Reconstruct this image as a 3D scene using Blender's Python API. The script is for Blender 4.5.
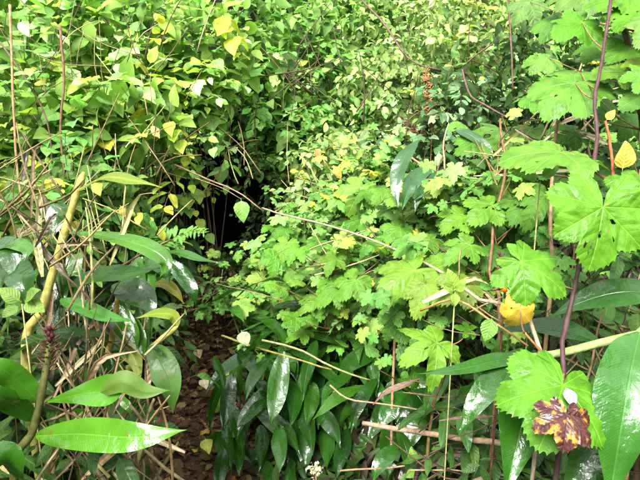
import bpy, math, random
import numpy as np
from mathutils import Vector, Matrix, noise

for o in list(bpy.data.objects): bpy.data.objects.remove(o)
scene = bpy.context.scene
COL = scene.collection
R = math.radians
# ------------------------------------------------------------------ camera
CAMZ, PITCH, F = 1.5, R(-9.0), 502.0
CAM = Vector((0, 0, CAMZ))
cd = bpy.data.cameras.new('camera'); cam = bpy.data.objects.new('camera', cd); COL.objects.link(cam)
cam.location = CAM; cam.rotation_euler = (R(90) + PITCH, 0, 0)
cd.sensor_width = 36; cd.lens = 36 * F / 640; cd.clip_start = 0.05; cd.clip_end = 400
scene.camera = cam
# ------------------------------------------------------------------ sky and sun (overcast)
SUN_EL, SUN_AZ = R(42), R(203)
w = bpy.data.worlds.new('World'); scene.world = w; w.use_nodes = True
nt = w.node_tree; nt.nodes.clear()
sk = nt.nodes.new('ShaderNodeTexSky'); sk.sky_type = 'NISHITA'; sk.sun_disc = False
sk.sun_elevation = SUN_EL; sk.sun_rotation = SUN_AZ; sk.dust_density = 6; sk.air_density = 1.5
hs = nt.nodes.new('ShaderNodeHueSaturation'); hs.inputs['Saturation'].default_value = 0.06
bg = nt.nodes.new('ShaderNodeBackground'); bg.inputs['Strength'].default_value = 0.13
ou = nt.nodes.new('ShaderNodeOutputWorld')
nt.links.new(sk.outputs[0], hs.inputs['Color']); nt.links.new(hs.outputs[0], bg.inputs[0]); nt.links.new(bg.outputs[0], ou.inputs[0])
sl = bpy.data.lights.new('sun', 'SUN'); sl.energy = 1.5; sl.angle = R(22); sl.color = (1, .97, .92)
so = bpy.data.objects.new('sun', sl); COL.objects.link(so)
sd = Vector((math.cos(SUN_EL) * math.sin(SUN_AZ), math.cos(SUN_EL) * math.cos(SUN_AZ), math.sin(SUN_EL)))
so.rotation_euler = sd.to_track_quat('Z', 'Y').to_euler(); so.location = (0, 0, 20)
vs = scene.view_settings; vs.view_transform = 'Standard'; vs.look = 'None'; vs.gamma = 1; vs.use_curve_mapping = False
vs.exposure = 2.58
scene.cycles.max_bounces = 6; scene.cycles.diffuse_bounces = 3; scene.cycles.glossy_bounces = 2
scene.cycles.transmission_bounces = 3; scene.cycles.use_denoising = True

FWD = Vector((0, math.cos(PITCH), math.sin(PITCH))); UP = Vector((0, -math.sin(PITCH), math.cos(PITCH))); RT = Vector((1, 0, 0))
def P(px, py, d):
    return CAM + d * (FWD + RT * ((px - 320) / F) + UP * ((240 - py) / F))
def M(px, d): return px / F * d          # pixels to metres at depth d
TOCAM = -FWD
Z = Vector((0, 0, 1))

# ------------------------------------------------------------------ terrain
def smooth(a, b, t):
    t = np.clip((t - a) / (b - a), 0, 1); return t * t * (3 - 2 * t)
def xpath(y): return np.interp(y, [-5, 1.6, 2.4, 4.0, 5.6, 8, 12], [-.45, -.5, -.66, -1.0, -.98, -.75, -.6])
def H(x, y):
    x = np.asarray(x, float); y = np.asarray(y, float)
    u = x - xpath(y)
    z = .065 * np.clip(y - 2, 0, 4)
    z = z + .62 * np.clip(-u - .26, 0, 1.6) * smooth(.26, .5, -u) + (.10 + .32 * smooth(2.3, 3.3, y)) * np.clip(u - .24, 0, 2.4) * smooth(.24, .5, u)
    start = 4.7 + 4.6 * np.exp(-(u / .5) ** 4)
    hill = np.clip(y - start, 0, 9)
    z = z + 1.15 * hill * smooth(0, .8, hill) + .12 * np.clip(y - 14, 0, 60)
    z = z + .05 * np.sin(x * 2.3 + y * 1.1) * np.sin(y * 1.7 - x) * smooth(.2, .6, np.abs(u))
    z = z + .02 * np.sin(x * 7.1 + 1) * np.sin(y * 6.3)
    return z
def h(x, y): return float(H(x, y))

# ------------------------------------------------------------------ helpers
def link(o): COL.objects.link(o); return o
def mesh(name, v, f, mat=None, uv=None, smooth_=True, mats=None, fm=None):
    me = bpy.data.meshes.new(name)
    me.from_pydata([tuple(p) for p in v], [], [tuple(q) for q in f])
    if uv is not None:
        ul = me.uv_layers.new(name='UV')
        li = np.zeros(len(me.loops), np.int32); me.loops.foreach_get('vertex_index', li)
        ul.data.foreach_set('uv', np.asarray(uv, np.float32)[li].ravel())
    if smooth_: me.polygons.foreach_set('use_smooth', [True] * len(me.polygons))
    if mats:
        for m in mats: me.materials.append(m)
        if fm is not None: me.polygons.foreach_set('material_index', fm)
    elif mat: me.materials.append(mat)
    me.update()
    return me
def mesh_np(name, v, f, mat, smooth_=True):
    """triangle mesh from arrays"""
    me = bpy.data.meshes.new(name); n = len(f)
    me.vertices.add(len(v)); me.vertices.foreach_set('co', np.asarray(v, np.float32).ravel())
    me.loops.add(n * 3); me.loops.foreach_set('vertex_index', np.asarray(f, np.int32).ravel())
    me.polygons.add(n); me.polygons.foreach_set('loop_start', np.arange(0, n * 3, 3, dtype=np.int32))
    me.polygons.foreach_set('use_smooth', [smooth_] * n)
    me.materials.append(mat); me.update(calc_edges=True)
    return me
def tag(o, label=None, cat=None, group=None, kind=None):
    if label: o['label'] = label
    if cat: o['category'] = cat
    if group: o['group'] = group
    if kind: o['kind'] = kind
    return o
def empty(name, loc, label, cat, group=None):
    o = bpy.data.objects.new(name, None); o.empty_display_size = .05
    o.location = loc; link(o); return tag(o, label, cat, group)
def part(name, me, parent, mtx=None, color=None):
    if color is not None and name in ('stalk', 'cane', 'twig', 'petiole', 'seed_head', 'bract', 'curled_leaf_tip'): color = tuple(q * .72 for q in color)
    o = bpy.data.objects.new(name, me); link(o)
    if parent is not None: o.parent = parent
    if mtx is not None:
        if parent is not None and parent.parent is None:
            mtx = Matrix.Translation(-parent.location) @ mtx
        o.matrix_basis = mtx
    elif parent is not None:
        o.location = -parent.location
    if color is not None: o.color = (*color, 1)
    return o
def single(name, me, base, label, cat, group=None, color=None):
    """one-mesh thing; mesh given in world coordinates, origin moved to base"""
    if color is not None: color = tuple(q * .72 for q in color)
    me.transform(Matrix.Translation(-base))
    o = bpy.data.objects.new(name, me); o.location = base; link(o)
    if color is not None: o.color = (*color, 1)
    return tag(o, label, cat, group)
def basis(loc, ydir, nrm, s=1.0, sx=1.0):
    y = ydir.normalized(); x = y.cross(nrm)
    if x.length < 1e-4: x = y.cross(Vector((1, .3, .2)))
    x.normalize(); z = x.cross(y)
    m = Matrix(((x.x * s * sx, y.x * s, z.x * s, loc.x), (x.y * s * sx, y.y * s, z.y * s, loc.y), (x.z * s * sx, y.z * s, z.z * s, loc.z), (0, 0, 0, 1)))
    return m
def tube_geo(pts, rad, sides=5):
    pts = [Vector(p) for p in pts]; n = len(pts)
    if not hasattr(rad, '__len__'): rad = [rad] * n
    v = []; f = []
    ref = Vector((.31, .95, .1))
    for i, p in enumerate(pts):
        t = (pts[min(i + 1, n - 1)] - pts[max(i - 1, 0)])
        t = t.normalized() if t.length > 1e-9 else Z
        a = t.cross(ref); a = a.normalized() if a.length > 1e-3 else t.cross(Z).normalized(); b = t.cross(a)
        for k in range(sides):
            an = 2 * math.pi * k / sides
            v.append(p + rad[i] * (math.cos(an) * a + math.sin(an) * b))
    for i in range(n - 1):
        for k in range(sides):
            k2 = (k + 1) % sides
            f.append((i * sides + k, i * sides + k2, (i + 1) * sides + k2, (i + 1) * sides + k))
    f.append(tuple(range(sides))[::-1]); f.append(tuple((n - 1) * sides + k for k in range(sides)))
    return v, f
def curve(pts, n=10):
    """Catmull-Rom through pts"""
    pts = [Vector(p) for p in pts]
    if len(pts) == 2: return [pts[0].lerp(pts[1], i / (n - 1)) for i in range(n)]
    q = [2 * pts[0] - pts[1]] + pts + [2 * pts[-1] - pts[-2]]
    out = []; m = len(pts) - 1
    for i in range(n):
        t = i / (n - 1) * m; k = min(int(t), m - 1); t -= k
        a, b, c, d = q[k:k + 4]
        out.append(.5 * ((2 * b) + (c - a) * t + (2 * a - 5 * b + 4 * c - d) * t * t + (3 * b - a - 3 * c + d) * t ** 3))
    return out
def wob(pts, amp, seed):
    return [p + amp * Vector((noise.noise((p * 9) + Vector((seed, 0, 0))), noise.noise((p * 9) + Vector((0, seed, 7))), noise.noise((p * 9) + Vector((3, 0, seed))))) for p in pts]

# ------------------------------------------------------------------ materials
def N(nt, t, **kw):
    n = nt.nodes.new(t)
    for k, v in kw.items():
        if hasattr(n, k): setattr(n, k, v)
    return n
def math_(nt, op, a, b=None):
    n = nt.nodes.new('ShaderNodeMath'); n.operation = op
    for i, q in enumerate((a, b)):
        if q is None: continue
        if isinstance(q, (int, float)): n.inputs[i].default_value = q
        else: nt.links.new(q, n.inputs[i])
    return n.outputs[0]
def mixc(nt, fac, a, b, mode='MIX'):
    n = nt.nodes.new('ShaderNodeMix'); n.data_type = 'RGBA'; n.blend_type = mode
    for i, q in ((0, fac), (6, a), (7, b)):
        if isinstance(q, (int, float)): n.inputs[i].default_value = q
        elif isinstance(q, tuple): n.inputs[i].default_value = (*q, 1)
        else: nt.links.new(q, n.inputs[i])
    return n.outputs[2]
def maprange(nt, v, a, b, c, d):
    n = nt.nodes.new('ShaderNodeMapRange'); nt.links.new(v, n.inputs[0])
    for i, q in enumerate((a, b, c, d)): n.inputs[i + 1].default_value = q
    return n.outputs[0]
def new_mat(name):
    m = bpy.data.materials.new(name); m.use_nodes = True; m.node_tree.nodes.clear()
    return m, m.node_tree
def bp_out(nt, n2):
    b = N(nt, 'ShaderNodeBump'); b.inputs['Strength'].default_value = .6; b.inputs['Distance'].default_value = .016
    nt.links.new(n2.outputs[0], b.inputs['Height']); return b.outputs[0]
def leaf_mat(name, rough=.42, transl=.3, freq=7., latw=.08, midw=.022, veinmix=.45, spec=.5, bump=.3, palette=None, spots=.35, spotcol=(.16, .09, .02), nscale=4., vlight=2.0, coat=0., slo=.66, latb=1., blis=1.2, swid=.05):
    m, nt = new_mat(name); L = nt.links.new
    oi = N(nt, 'ShaderNodeObjectInfo')
    tc = N(nt, 'ShaderNodeTexCoord')
    if palette:
        g = N(nt, 'ShaderNodeNewGeometry'); rp = N(nt, 'ShaderNodeValToRGB')
        el = rp.color_ramp.elements
        while len(el) < len(palette): el.new(.5)
        for i, c in enumerate(palette): el[i].position = i / (len(palette) - 1); el[i].color = (*c, 1)
        L(g.outputs['Random Per Island'], rp.inputs[0]); col = rp.outputs[0]; rnd = g.outputs['Random Per Island']
    else:
        col = oi.outputs['Color']; rnd = oi.outputs['Random']
    co = N(nt, 'ShaderNodeVectorMath', operation='ADD')
    L(tc.outputs['Object'], co.inputs[0])
    cx = N(nt, 'ShaderNodeCombineXYZ'); L(math_(nt, 'MULTIPLY', rnd, 61.), cx.inputs[0]); L(math_(nt, 'MULTIPLY', rnd, 17.), cx.inputs[2]); L(cx.outputs[0], co.inputs[1])
    nz = N(nt, 'ShaderNodeTexNoise'); nz.inputs['Scale'].default_value = nscale; nz.inputs['Detail'].default_value = 4; L(co.outputs[0], nz.inputs[0])
    v = maprange(nt, nz.outputs[0], .3, .7, .72, 1.22)
    col = mixc(nt, 1., col, v, 'MULTIPLY')
    hgt = None
    if not palette:
        uv = N(nt, 'ShaderNodeUVMap'); sp = N(nt, 'ShaderNodeSeparateXYZ'); L(uv.outputs[0], sp.inputs[0])
        mid = maprange(nt, sp.outputs[1], midw * .3, midw, 1, 0)
        pp = math_(nt, 'PINGPONG', math_(nt, 'MULTIPLY', sp.outputs[0], freq), .5)
        lat = maprange(nt, pp, 0, latw, 1, 0)
        vein = math_(nt, 'MAXIMUM', mid, math_(nt, 'MULTIPLY', lat, .45))
        lite = mixc(nt, 1., col, (vlight, vlight * .85, vlight * 1.3), 'MULTIPLY')
        col = mixc(nt, math_(nt, 'MULTIPLY', vein, veinmix), col, lite)
        hgt = math_(nt, 'SUBTRACT', math_(nt, 'MULTIPLY', math_(nt, 'SQRT', math_(nt, 'MULTIPLY', pp, 2.)), latb), math_(nt, 'MULTIPLY', mid, .8))
    n2 = N(nt, 'ShaderNodeTexNoise'); n2.inputs['Scale'].default_value = nscale * 2.6; n2.inputs['Detail'].default_value = 5; L(co.outputs[0], n2.inputs[0])
    sm = maprange(nt, n2.outputs[0], slo, slo + swid, 0, spots)
    col = mixc(nt, sm, col, spotcol)
    pb = N(nt, 'ShaderNodeBsdfPrincipled'); L(col, pb.inputs['Base Color'])
    L(maprange(nt, nz.outputs[0], .35, .65, rough * .55, rough * 1.4), pb.inputs['Roughness'])
    pb.inputs['Specular IOR Level'].default_value = spec
    if coat: L(bp_out(nt, n2), pb.inputs['Coat Normal']); pb.inputs['Coat Weight'].default_value = coat; pb.inputs['Coat Roughness'].default_value = .1
    bp = N(nt, 'ShaderNodeBump'); bp.inputs['Strength'].default_value = bump; bp.inputs['Distance'].default_value = .004
    if hgt is None: hh = nz.outputs[0]
    else: hh = math_(nt, 'ADD', hgt, math_(nt, 'MULTIPLY', n2.outputs[0], blis))
    L(hh, bp.inputs['Height']); L(bp.outputs[0], pb.inputs['Normal'])
    tr = N(nt, 'ShaderNodeBsdfTranslucent'); L(mixc(nt, 1., col, (1.2, 1.45, .75), 'MULTIPLY'), tr.inputs[0])
    mx = N(nt, 'ShaderNodeMixShader'); mx.inputs[0].default_value = transl
    L(pb.outputs[0], mx.inputs[1]); L(tr.outputs[0], mx.inputs[2])
    o = N(nt, 'ShaderNodeOutputMaterial'); L(mx.outputs[0], o.inputs[0])
    return m
def bark_mat(name, c1, c2, rough=.7, scale=30., stretch=.15, objcol=False, bump=.4, spec=.3):
    m, nt = new_mat(name); L = nt.links.new
    tc = N(nt, 'ShaderNodeTexCoord'); nz = N(nt, 'ShaderNodeTexNoise'); nz.inputs['Scale'].default_value = scale; nz.inputs['Detail'].default_value = 5
    L(tc.outputs['Object'], nz.inputs[0])
    f = maprange(nt, nz.outputs[0], .35, .65, 0, 1)
    if objcol:
        oi = N(nt, 'ShaderNodeObjectInfo'); a = mixc(nt, 1., oi.outputs['Color'], (.55, .5, .45), 'MULTIPLY'); col = mixc(nt, f, a, oi.outputs['Color'])
    else: col = mixc(nt, f, c1, c2)
    pb = N(nt, 'ShaderNodeBsdfPrincipled'); L(col, pb.inputs['Base Color']); pb.inputs['Roughness'].default_value = rough
    pb.inputs['Specular IOR Level'].default_value = spec
    bp = N(nt, 'ShaderNodeBump'); bp.inputs['Strength'].default_value = bump; bp.inputs['Distance'].default_value = .003
    L(nz.outputs[0], bp.inputs['Height']); L(bp.outputs[0], pb.inputs['Normal'])
    o = N(nt, 'ShaderNodeOutputMaterial'); L(pb.outputs[0], o.inputs[0]); return m
def soil_mat(name, c1, c2, c3, rough=.75):
    m, nt = new_mat(name); L = nt.links.new
    tc = N(nt, 'ShaderNodeTexCoord')
    a = N(nt, 'ShaderNodeTexNoise'); a.inputs['Scale'].default_value = 3; a.inputs['Detail'].default_value = 8; L(tc.outputs['Object'], a.inputs[0])
    b = N(nt, 'ShaderNodeTexNoise'); b.inputs['Scale'].default_value = 38; b.inputs['Detail'].default_value = 6; L(tc.outputs['Object'], b.inputs[0])
    col = mixc(nt, maprange(nt, a.outputs[0], .35, .65, 0, 1), c1, c2)
    col = mixc(nt, maprange(nt, b.outputs[0], .5, .7, 0, .8), col, c3)
    pb = N(nt, 'ShaderNodeBsdfPrincipled'); L(col, pb.inputs['Base Color'])
    L(maprange(nt, a.outputs[0], .3, .7, rough * .6, rough * 1.2), pb.inputs['Roughness']); pb.inputs['Specular IOR Level'].default_value = .15
    bp = N(nt, 'ShaderNodeBump'); bp.inputs['Strength'].default_value = .8; bp.inputs['Distance'].default_value = .02
    L(math_(nt, 'ADD', a.outputs[0], b.outputs[0]), bp.inputs['Height']); L(bp.outputs[0], pb.inputs['Normal'])
    o = N(nt, 'ShaderNodeOutputMaterial'); L(pb.outputs[0], o.inputs[0]); return m

MAT_OV = leaf_mat('ovate_leaf', rough=.42, spec=.25, transl=.38, freq=8, bump=.35)
MAT_PAL = leaf_mat('palmate_leaf', rough=.5, spec=.18, transl=.28, freq=8, latw=.05, midw=.016, veinmix=.6, bump=.42, latb=.6, blis=2., nscale=3.5, spots=.55)
MAT_GIN = leaf_mat('ginger_leaf', rough=.26, transl=.18, freq=60, latw=.3, midw=.007, veinmix=.35, bump=.4, latb=.06, blis=4., nscale=7, spots=.5, slo=.68, spotcol=(.12, .07, .015), spec=.25, coat=.5, vlight=2.6)
MAT_GINU = leaf_mat('ginger_leaf_underside', rough=.5, spec=.2, transl=.25, freq=60, latw=.3, midw=.006, veinmix=.2, bump=.3, latb=.05, blis=3., nscale=11, spots=.2)
MAT_DEAD = leaf_mat('dead_leaf', rough=.5, transl=.12, freq=8, midw=.02, bump=.7, spots=.9, spotcol=(.05, .025, .012), nscale=3)
MAT_MAROON = leaf_mat('maroon_leaf', rough=.4, transl=.1, freq=7, midw=.018, bump=.7, spots=1., slo=.54, swid=.14, spotcol=(.36, .19, .015), nscale=1.6, vlight=1.25, latb=.4)
MAT_YEL = leaf_mat('yellowing_leaf', rough=.5, spec=.3, transl=.3, freq=8, bump=.2, latb=.3, spots=.9, slo=.58, swid=.2, spotcol=(.22, .10, .015), nscale=1.6)
MAT_STEM = bark_mat('stem', None, None, objcol=True, rough=.6, spec=.15, scale=55, bump=.7)
MAT_FILL = {}
def fillmat(key, pal):
    if key not in MAT_FILL: MAT_FILL[key] = leaf_mat('foliage_' + key, rough=.5, spec=.12, transl=.38, palette=pal, spots=.1, nscale=8)
    return MAT_FILL[key]
MAT_SOIL = soil_mat('hillside_soil', (.018, .014, .009), (.035, .024, .014), (.03, .032, .014))
MAT_PATH = soil_mat('muddy_path', (.035, .02, .013), (.06, .034, .021), (.02, .013, .009), rough=.5)

# ------------------------------------------------------------------ ground
def grid_axis(stops):
    out = []
    for a, b, s in stops: out += list(np.arange(a, b, s))
    return out + [stops[-1][1]]
gx = grid_axis([(-60, -8, 4), (-8, -3, .5), (-3, 2.5, .09), (2.5, 8, .5), (8, 60, 4)])
gy = grid_axis([(-40, -2, 3), (-2, 1, .4), (1, 8, .09), (8, 16, .5), (16, 80, 5)])
XX, YY = np.meshgrid(gx, gy); ZZ = H(XX, YY)
nx = len(gx); ny = len(gy)
vv = np.stack([XX, YY, ZZ], -1).reshape(-1, 3)
fi = [(j * nx + i, j * nx + i + 1, (j + 1) * nx + i + 1, (j + 1) * nx + i) for j in range(ny - 1) for i in range(nx - 1)]
g = link(bpy.data.objects.new('hillside', mesh('hillside', vv, fi, MAT_SOIL))); g['kind'] = 'structure'
ys = np.arange(-1.5, 7.2, .08); us = np.linspace(-.34, .34, 15)
pv = []; rp = random.Random(5)
for j, y in enumerate(ys):
    for i, u in enumerate(us):
        x = float(xpath(y)) + u * (1 + .12 * math.sin(y * 5.1))
        edge = 1 - (abs(u) / .34) ** 3
        pv.append((x, y, h(x, y) + .004 + edge * (.014 + .016 * noise.noise(Vector((x * 7, y * 7, 0))))))
pf = [(j * 15 + i, j * 15 + i + 1, (j + 1) * 15 + i + 1, (j + 1) * 15 + i) for j in range(len(ys) - 1) for i in range(14)]
g = link(bpy.data.objects.new('path', mesh('path', pv, pf, MAT_PATH))); g['kind'] = 'structure'

# ------------------------------------------------------------------ leaf shapes
def ovate_geo(rnd, wl=.6, pos=.42, fold=.25, droop=.35, pet=.12, nu=6, acum=.0, wave=.04):
    """unit leaf along +Y, petiole at the origin"""
    v = [(0, 0, 0)] * 0; uv = []; f = []
    ts = [0] + [pet + (1 - pet) * t for t in (0, .12, .3, .5, .68, .84, .95, 1)]
    tw = rnd.uniform(-.35, .35); side = rnd.uniform(-.08, .08); ph = rnd.uniform(0, 6)
    for k, t in enumerate(ts):
        if k == 0: wd = .012
        else:
            s = (t - pet) / (1 - pet)
            wd = wl * .5 * (math.sin(math.pi * s ** (math.log(.5) / math.log(pos))) ** .8 if 0 < s < 1 else 0)
            wd *= (1 - acum * s * s)
            if s == 0: wd = .014
            if s == 1: wd = .002
        zc = -droop * t * t + .12 * t; a = tw * t
        for q in (-1, -.5, 0, .5, 1):
            x = q * wd; z = zc + fold * abs(x) - .5 * fold * (abs(q) > .9) * abs(x) + wave * math.sin(ph + t * 9 + q * 2) * abs(q) * (k > 1)
            xr = x * math.cos(a) + side * t * t; zr = z + x * math.sin(a)
            v.append((xr, t, zr)); uv.append((t - .85 * abs(x), abs(x)))
    for k in range(len(ts) - 1):
        for q in range(4):
            if k == 0 and q in (0, 3): continue
            f.append((k * 5 + q, k * 5 + q + 1, k * 5 + q + 6, k * 5 + q + 5))
    return v, f, uv
def palmate_geo(rnd, lobes=((0, 1.), (52, .92), (103, .74), (150, .5)), depth=.42, teeth=.11, nr=5, na=7, droop=.25, cup=.15, quilt=.03, holes=(), nteeth=3, sinus=.16, wave=.05, asym=.06):
    """unit palmate blade: junction at the origin, middle lobe along +Y; a short petiole runs back and down"""
    ang = sorted([(-a, l) for a, l in lobes if a > 0] + list(lobes))
    ang = [(R(a + rnd.uniform(-4, 4)), l * (1 + rnd.uniform(-asym, asym))) for a, l in ang]
    smp = []
    # half sectors: each from vein angle to the boundary midway
    bl = R(-172); br = R(172)
    for i, (a, l) in enumerate(ang):
        lo = bl if i == 0 else .5 * (ang[i - 1][0] + a); hi = br if i == len(ang) - 1 else .5 * (ang[i + 1][0] + a)
        for k in range(na): smp.append((lo + (a - lo) * k / na, a, l, (a - lo), -1))
        for k in range(na): smp.append((a + (hi - a) * k / na, a, l, (hi - a), 1))
        if i == len(ang) - 1: smp.append((hi, a, l, hi - a, 1))
    v = [(0, 0, 0)]; uv = [(0, 0)]; f = []
    n = len(smp); ph = [rnd.uniform(0, 6.28) for _ in range(6)]
    rad = []
    for j, (th, a, l, hs_, sg) in enumerate(smp):
        t = abs(th - a) / max(hs_, 1e-4)
        r = l * (1 - depth * t ** 1.6)
        tt = (t * nteeth + .15) % 1.0
        r *= 1 - teeth * (1.6 * abs(tt - .5))
        if abs(th) > R(150): r = r + (sinus - r) * ((abs(th) - R(150)) / R(22)) ** 1.2 if abs(th) < R(172) else sinus
        rad.append(max(r, .05))
    for j in range(n):   # light smoothing of jumps
        pass
    rows = [(k + 1) / nr for k in range(nr)]
    rows = [q ** .85 for q in rows]
    for q in rows:
        for j, (th, a, l, hs_, sg) in enumerate(smp):
            r = q * rad[j]; d = abs(th - a)
            x = r * math.sin(th); y = r * math.cos(th)
            dist = r * math.sin(d); s = r * math.cos(d) - .8 * dist
            z = -droop * r * r + cup * dist * .6 + quilt * math.sin(s * 9 * 3.14) * min(1, dist * 8) \
                + wave * r * math.sin(th * 2 + ph[0]) * 1.6 + wave * r * math.sin(th * 5 + ph[1]) * q - .35 * max(0, r - .55) ** 2 * (1 + math.sin(th * 3 + ph[2]))
            v.append((x, y, z)); uv.append((s, dist))
    for j in range(n - 1): f.append((0, 1 + j + 1, 1 + j))
    for k in range(nr - 1):
        for j in range(n - 1):
            a0 = 1 + k * n + j
            f.append((a0, a0 + 1, a0 + n + 1, a0 + n))
    if holes:
        nf = []
        for q in f:
            c = np.mean([v[i][:2] for i in q], axis=0)
            if any((c[0] - hx) ** 2 + (c[1] - hy) ** 2 < hr * hr for hx, hy, hr in holes): continue
            nf.append(q)
        f = nf
    return v, f, uv
def ribbon_geo(spine, width, nrm, nu=16, fold=.25, pos=.42, wave=.05, twist=(0, 0), seed=0, base=.10, curl=0., nv=6, tipw=0.):
    """lanceolate leaf along a world spine; twist in radians at base and tip"""
    pts = curve(spine, nu); rnd = random.Random(seed); ph = rnd.uniform(0, 6); v = []; uv = []; f = []
    L = sum((pts[i + 1] - pts[i]).length for i in range(nu - 1)); acc = 0
    for i, p in enumerate(pts):
        t = i / (nu - 1)
        tg = (pts[min(i + 1, nu - 1)] - pts[max(i - 1, 0)]).normalized()
        x = tg.cross(nrm(t) if callable(nrm) else nrm).normalized(); z = x.cross(tg)
        a = twist[0] + (twist[1] - twist[0]) * t
        x, z = x * math.cos(a) + z * math.sin(a), z * math.cos(a) - x * math.sin(a)
        s = t
        wd = .5 * width * max(math.sin(math.pi * min(max(s, .0), 1) ** (math.log(.5) / math.log(pos))), 0) ** (.66 + .5 * s)
        wd = max(wd, .5 * width * base * (1 - t)) + .5 * width * tipw * t * 0
        if i == nu - 1: wd = .0006
        if i: acc += (p - pts[i - 1]).length
        for k in range(nv + 1):
            q = -1 + 2 * k / nv; xx = q * wd
            zz = fold * abs(xx) - fold * .45 * abs(xx) * abs(q) + wave * width * math.sin(ph + t * 11 + (q > 0) * 1.7) * q * q - curl * wd * q * q
            v.append(p + x * xx + z * zz); uv.append((acc / L - .9 * abs(xx) / L, abs(xx) / L))
    w_ = nv + 1
    for i in range(nu - 1):
        for k in range(nv): f.append((i * w_ + k, i * w_ + k + 1, (i + 1) * w_ + k + 1, (i + 1) * w_ + k))
    return v, f, uv

rnd0 = random.Random(11)
def make_ov(n, mat, **kw):
    out = []
    for _ in range(n):
        v, f, uv = ovate_geo(rnd0, droop=rnd0.uniform(.05, .5), fold=rnd0.uniform(.1, .6), **kw)
        out.append(mesh('leaf', v, f, mat, uv))
    return out
OV_BROAD = make_ov(9, MAT_OV, wl=.66, pos=.38, pet=.12, acum=.25)
OV_MID = make_ov(9, MAT_OV, wl=.55, pos=.45, pet=.14)
OV_NARROW = make_ov(8, MAT_OV, wl=.34, pos=.45, pet=.08)
OV_DEAD = make_ov(6, MAT_DEAD, wl=.5, pos=.45, pet=.15, wave=.12)
def make_pal(n, mat, **kw):
    out = []
    for _ in range(n):
        v, f, uv = palmate_geo(rnd0, depth=rnd0.uniform(.28, .4), droop=rnd0.uniform(.05, .4), cup=rnd0.uniform(-.1, .4), **kw)
        out.append(mesh('leaf', v, f, mat, uv))
    return out
PAL_LO = make_pal(10, MAT_PAL, nr=2, na=6, lobes=((0, 1.), (58, .9), (115, .62)), nteeth=2, teeth=.2)
GIN_LO = []
for i in range(8):
    r_ = random.Random(40 + i); c_ = r_.uniform(.25, .8)
    sp = [Vector((r_.uniform(-.05, .05) * t, t * (1 - .25 * c_ * t), .25 * t - c_ * t * t)) for t in (0, .33, .66, 1)]
    v, f, uv = ribbon_geo(sp, r_.uniform(.2, .28), Z, nu=9, nv=4, seed=i, wave=.06, twist=(r_.uniform(-.3, .3), r_.uniform(-.6, .6)))
    GIN_LO.append(mesh('leaf', v, f, MAT_GIN, uv))

# small joined-leaf template (8 triangles)
TPL = np.array([(0, 0, 0), (-.8, .28, .10), (0, .3, 0), (.8, .28, .10), (-.85, .6, .06), (0, .62, -.04), (.85, .6, .06), (0, 1, -.18)], np.float32)
TPF = np.array([(0, 3, 2), (0, 2, 1), (1, 2, 5), (1, 5, 4), (2, 3, 6), (2, 6, 5), (4, 5, 7), (5, 6, 7)], np.int32)
TPL2 = np.array([(0, 0, 0), (-.6, .13, .07), (0, .14, 0), (.6, .13, .07), (-1, .36, .1), (0, .37, -.01), (1, .36, .1), (-.86, .62, .07), (0, .63, -.05), (.86, .62, .07), (-.42, .84, -.05), (0, .85, -.1), (.42, .84, -.05), (0, 1, -.2)], np.float32)
TPF2 = np.array([(0, 3, 2), (0, 2, 1)] + [q for r in (1, 4, 7) for q in ((r, r + 1, r + 4), (r, r + 4, r + 3), (r + 1, r + 2, r + 5), (r + 1, r + 5, r + 4))] + [(10, 11, 13), (11, 12, 13)], np.int32)
def joined(name, pos, ydir, nrm, size, wl, mat, parent=None, fine=False):
    """many small leaves in one mesh; arrays (n,3)"""
    n = len(pos)
    if n == 0: return None
    y = ydir / np.linalg.norm(ydir, axis=1, keepdims=True)
    x = np.cross(y, nrm); x /= np.maximum(np.linalg.norm(x, axis=1, keepdims=True), 1e-5); z = np.cross(x, y)
    T_, F_ = (TPL2, TPF2) if fine else (TPL, TPF)
    t = T_ * np.array([wl * (.5 if fine else .6), 1, 1], np.float32)
    v = (pos[:, None, :] + size[:, None, None] * (t[None, :, 0:1] * x[:, None, :] + t[None, :, 1:2] * y[:, None, :] + t[None, :, 2:3] * z[:, None, :]))
    f = (np.arange(n)[:, None, None] * len(T_) + F_[None]).reshape(-1, 3)
    if parent is not None: v = v - np.array(parent.location)
    o = bpy.data.objects.new(name, mesh_np(name, v.reshape(-1, 3), f, mat)); link(o)
    if parent is not None: o.parent = parent
    o['kind'] = 'stuff'
    return o

# ------------------------------------------------------------------ colours (linear albedo; fill and dark sets deepened for shade)
PALE = [(.20, .38, .09), (.26, .45, .13), (.15, .33, .065), (.31, .45, .08), (.20, .41, .13), (.12, .29, .055), (.34, .44, .06), (.31, .48, .20)]
MIDG = [(.13, .32, .055), (.18, .39, .075), (.09, .25, .04), (.24, .43, .09), (.11, .29, .055), (.28, .44, .12)]
TINY = [(.24, .39, .12), (.33, .46, .20), (.15, .31, .08), (.37, .46, .13), (.20, .36, .12), (.31, .44, .15)]
BLUE = [(.06, .14, .05), (.10, .20, .08), (.15, .26, .12), (.05, .11, .035), (.22, .33, .15)]
DARK = [tuple(q * .7 for q in c) for c in [(.045, .11, .02), (.06, .14, .025), (.035, .09, .02), (.08, .17, .03)]]  # scaled down so the leaf colour itself carries shadow
BRAM = [(.10, .25, .04), (.13, .30, .05), (.075, .20, .03), (.16, .30, .075), (.19, .30, .05)]
YELL = [(.32, .38, .05), (.30, .38, .05), (.37, .36, .04)]
FILLP = [(.03, .07, .015), (.07, .15, .03), (.14, .25, .055), (.05, .11, .02), (.20, .32, .08), (.09, .18, .03)]  # inner fill leaves: darker greens paint shade into the gaps, sets below too
FILLB = [(.05, .11, .02), (.13, .25, .04), (.20, .34, .06), (.09, .18, .03), (.26, .40, .08), (.16, .29, .045)]
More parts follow.
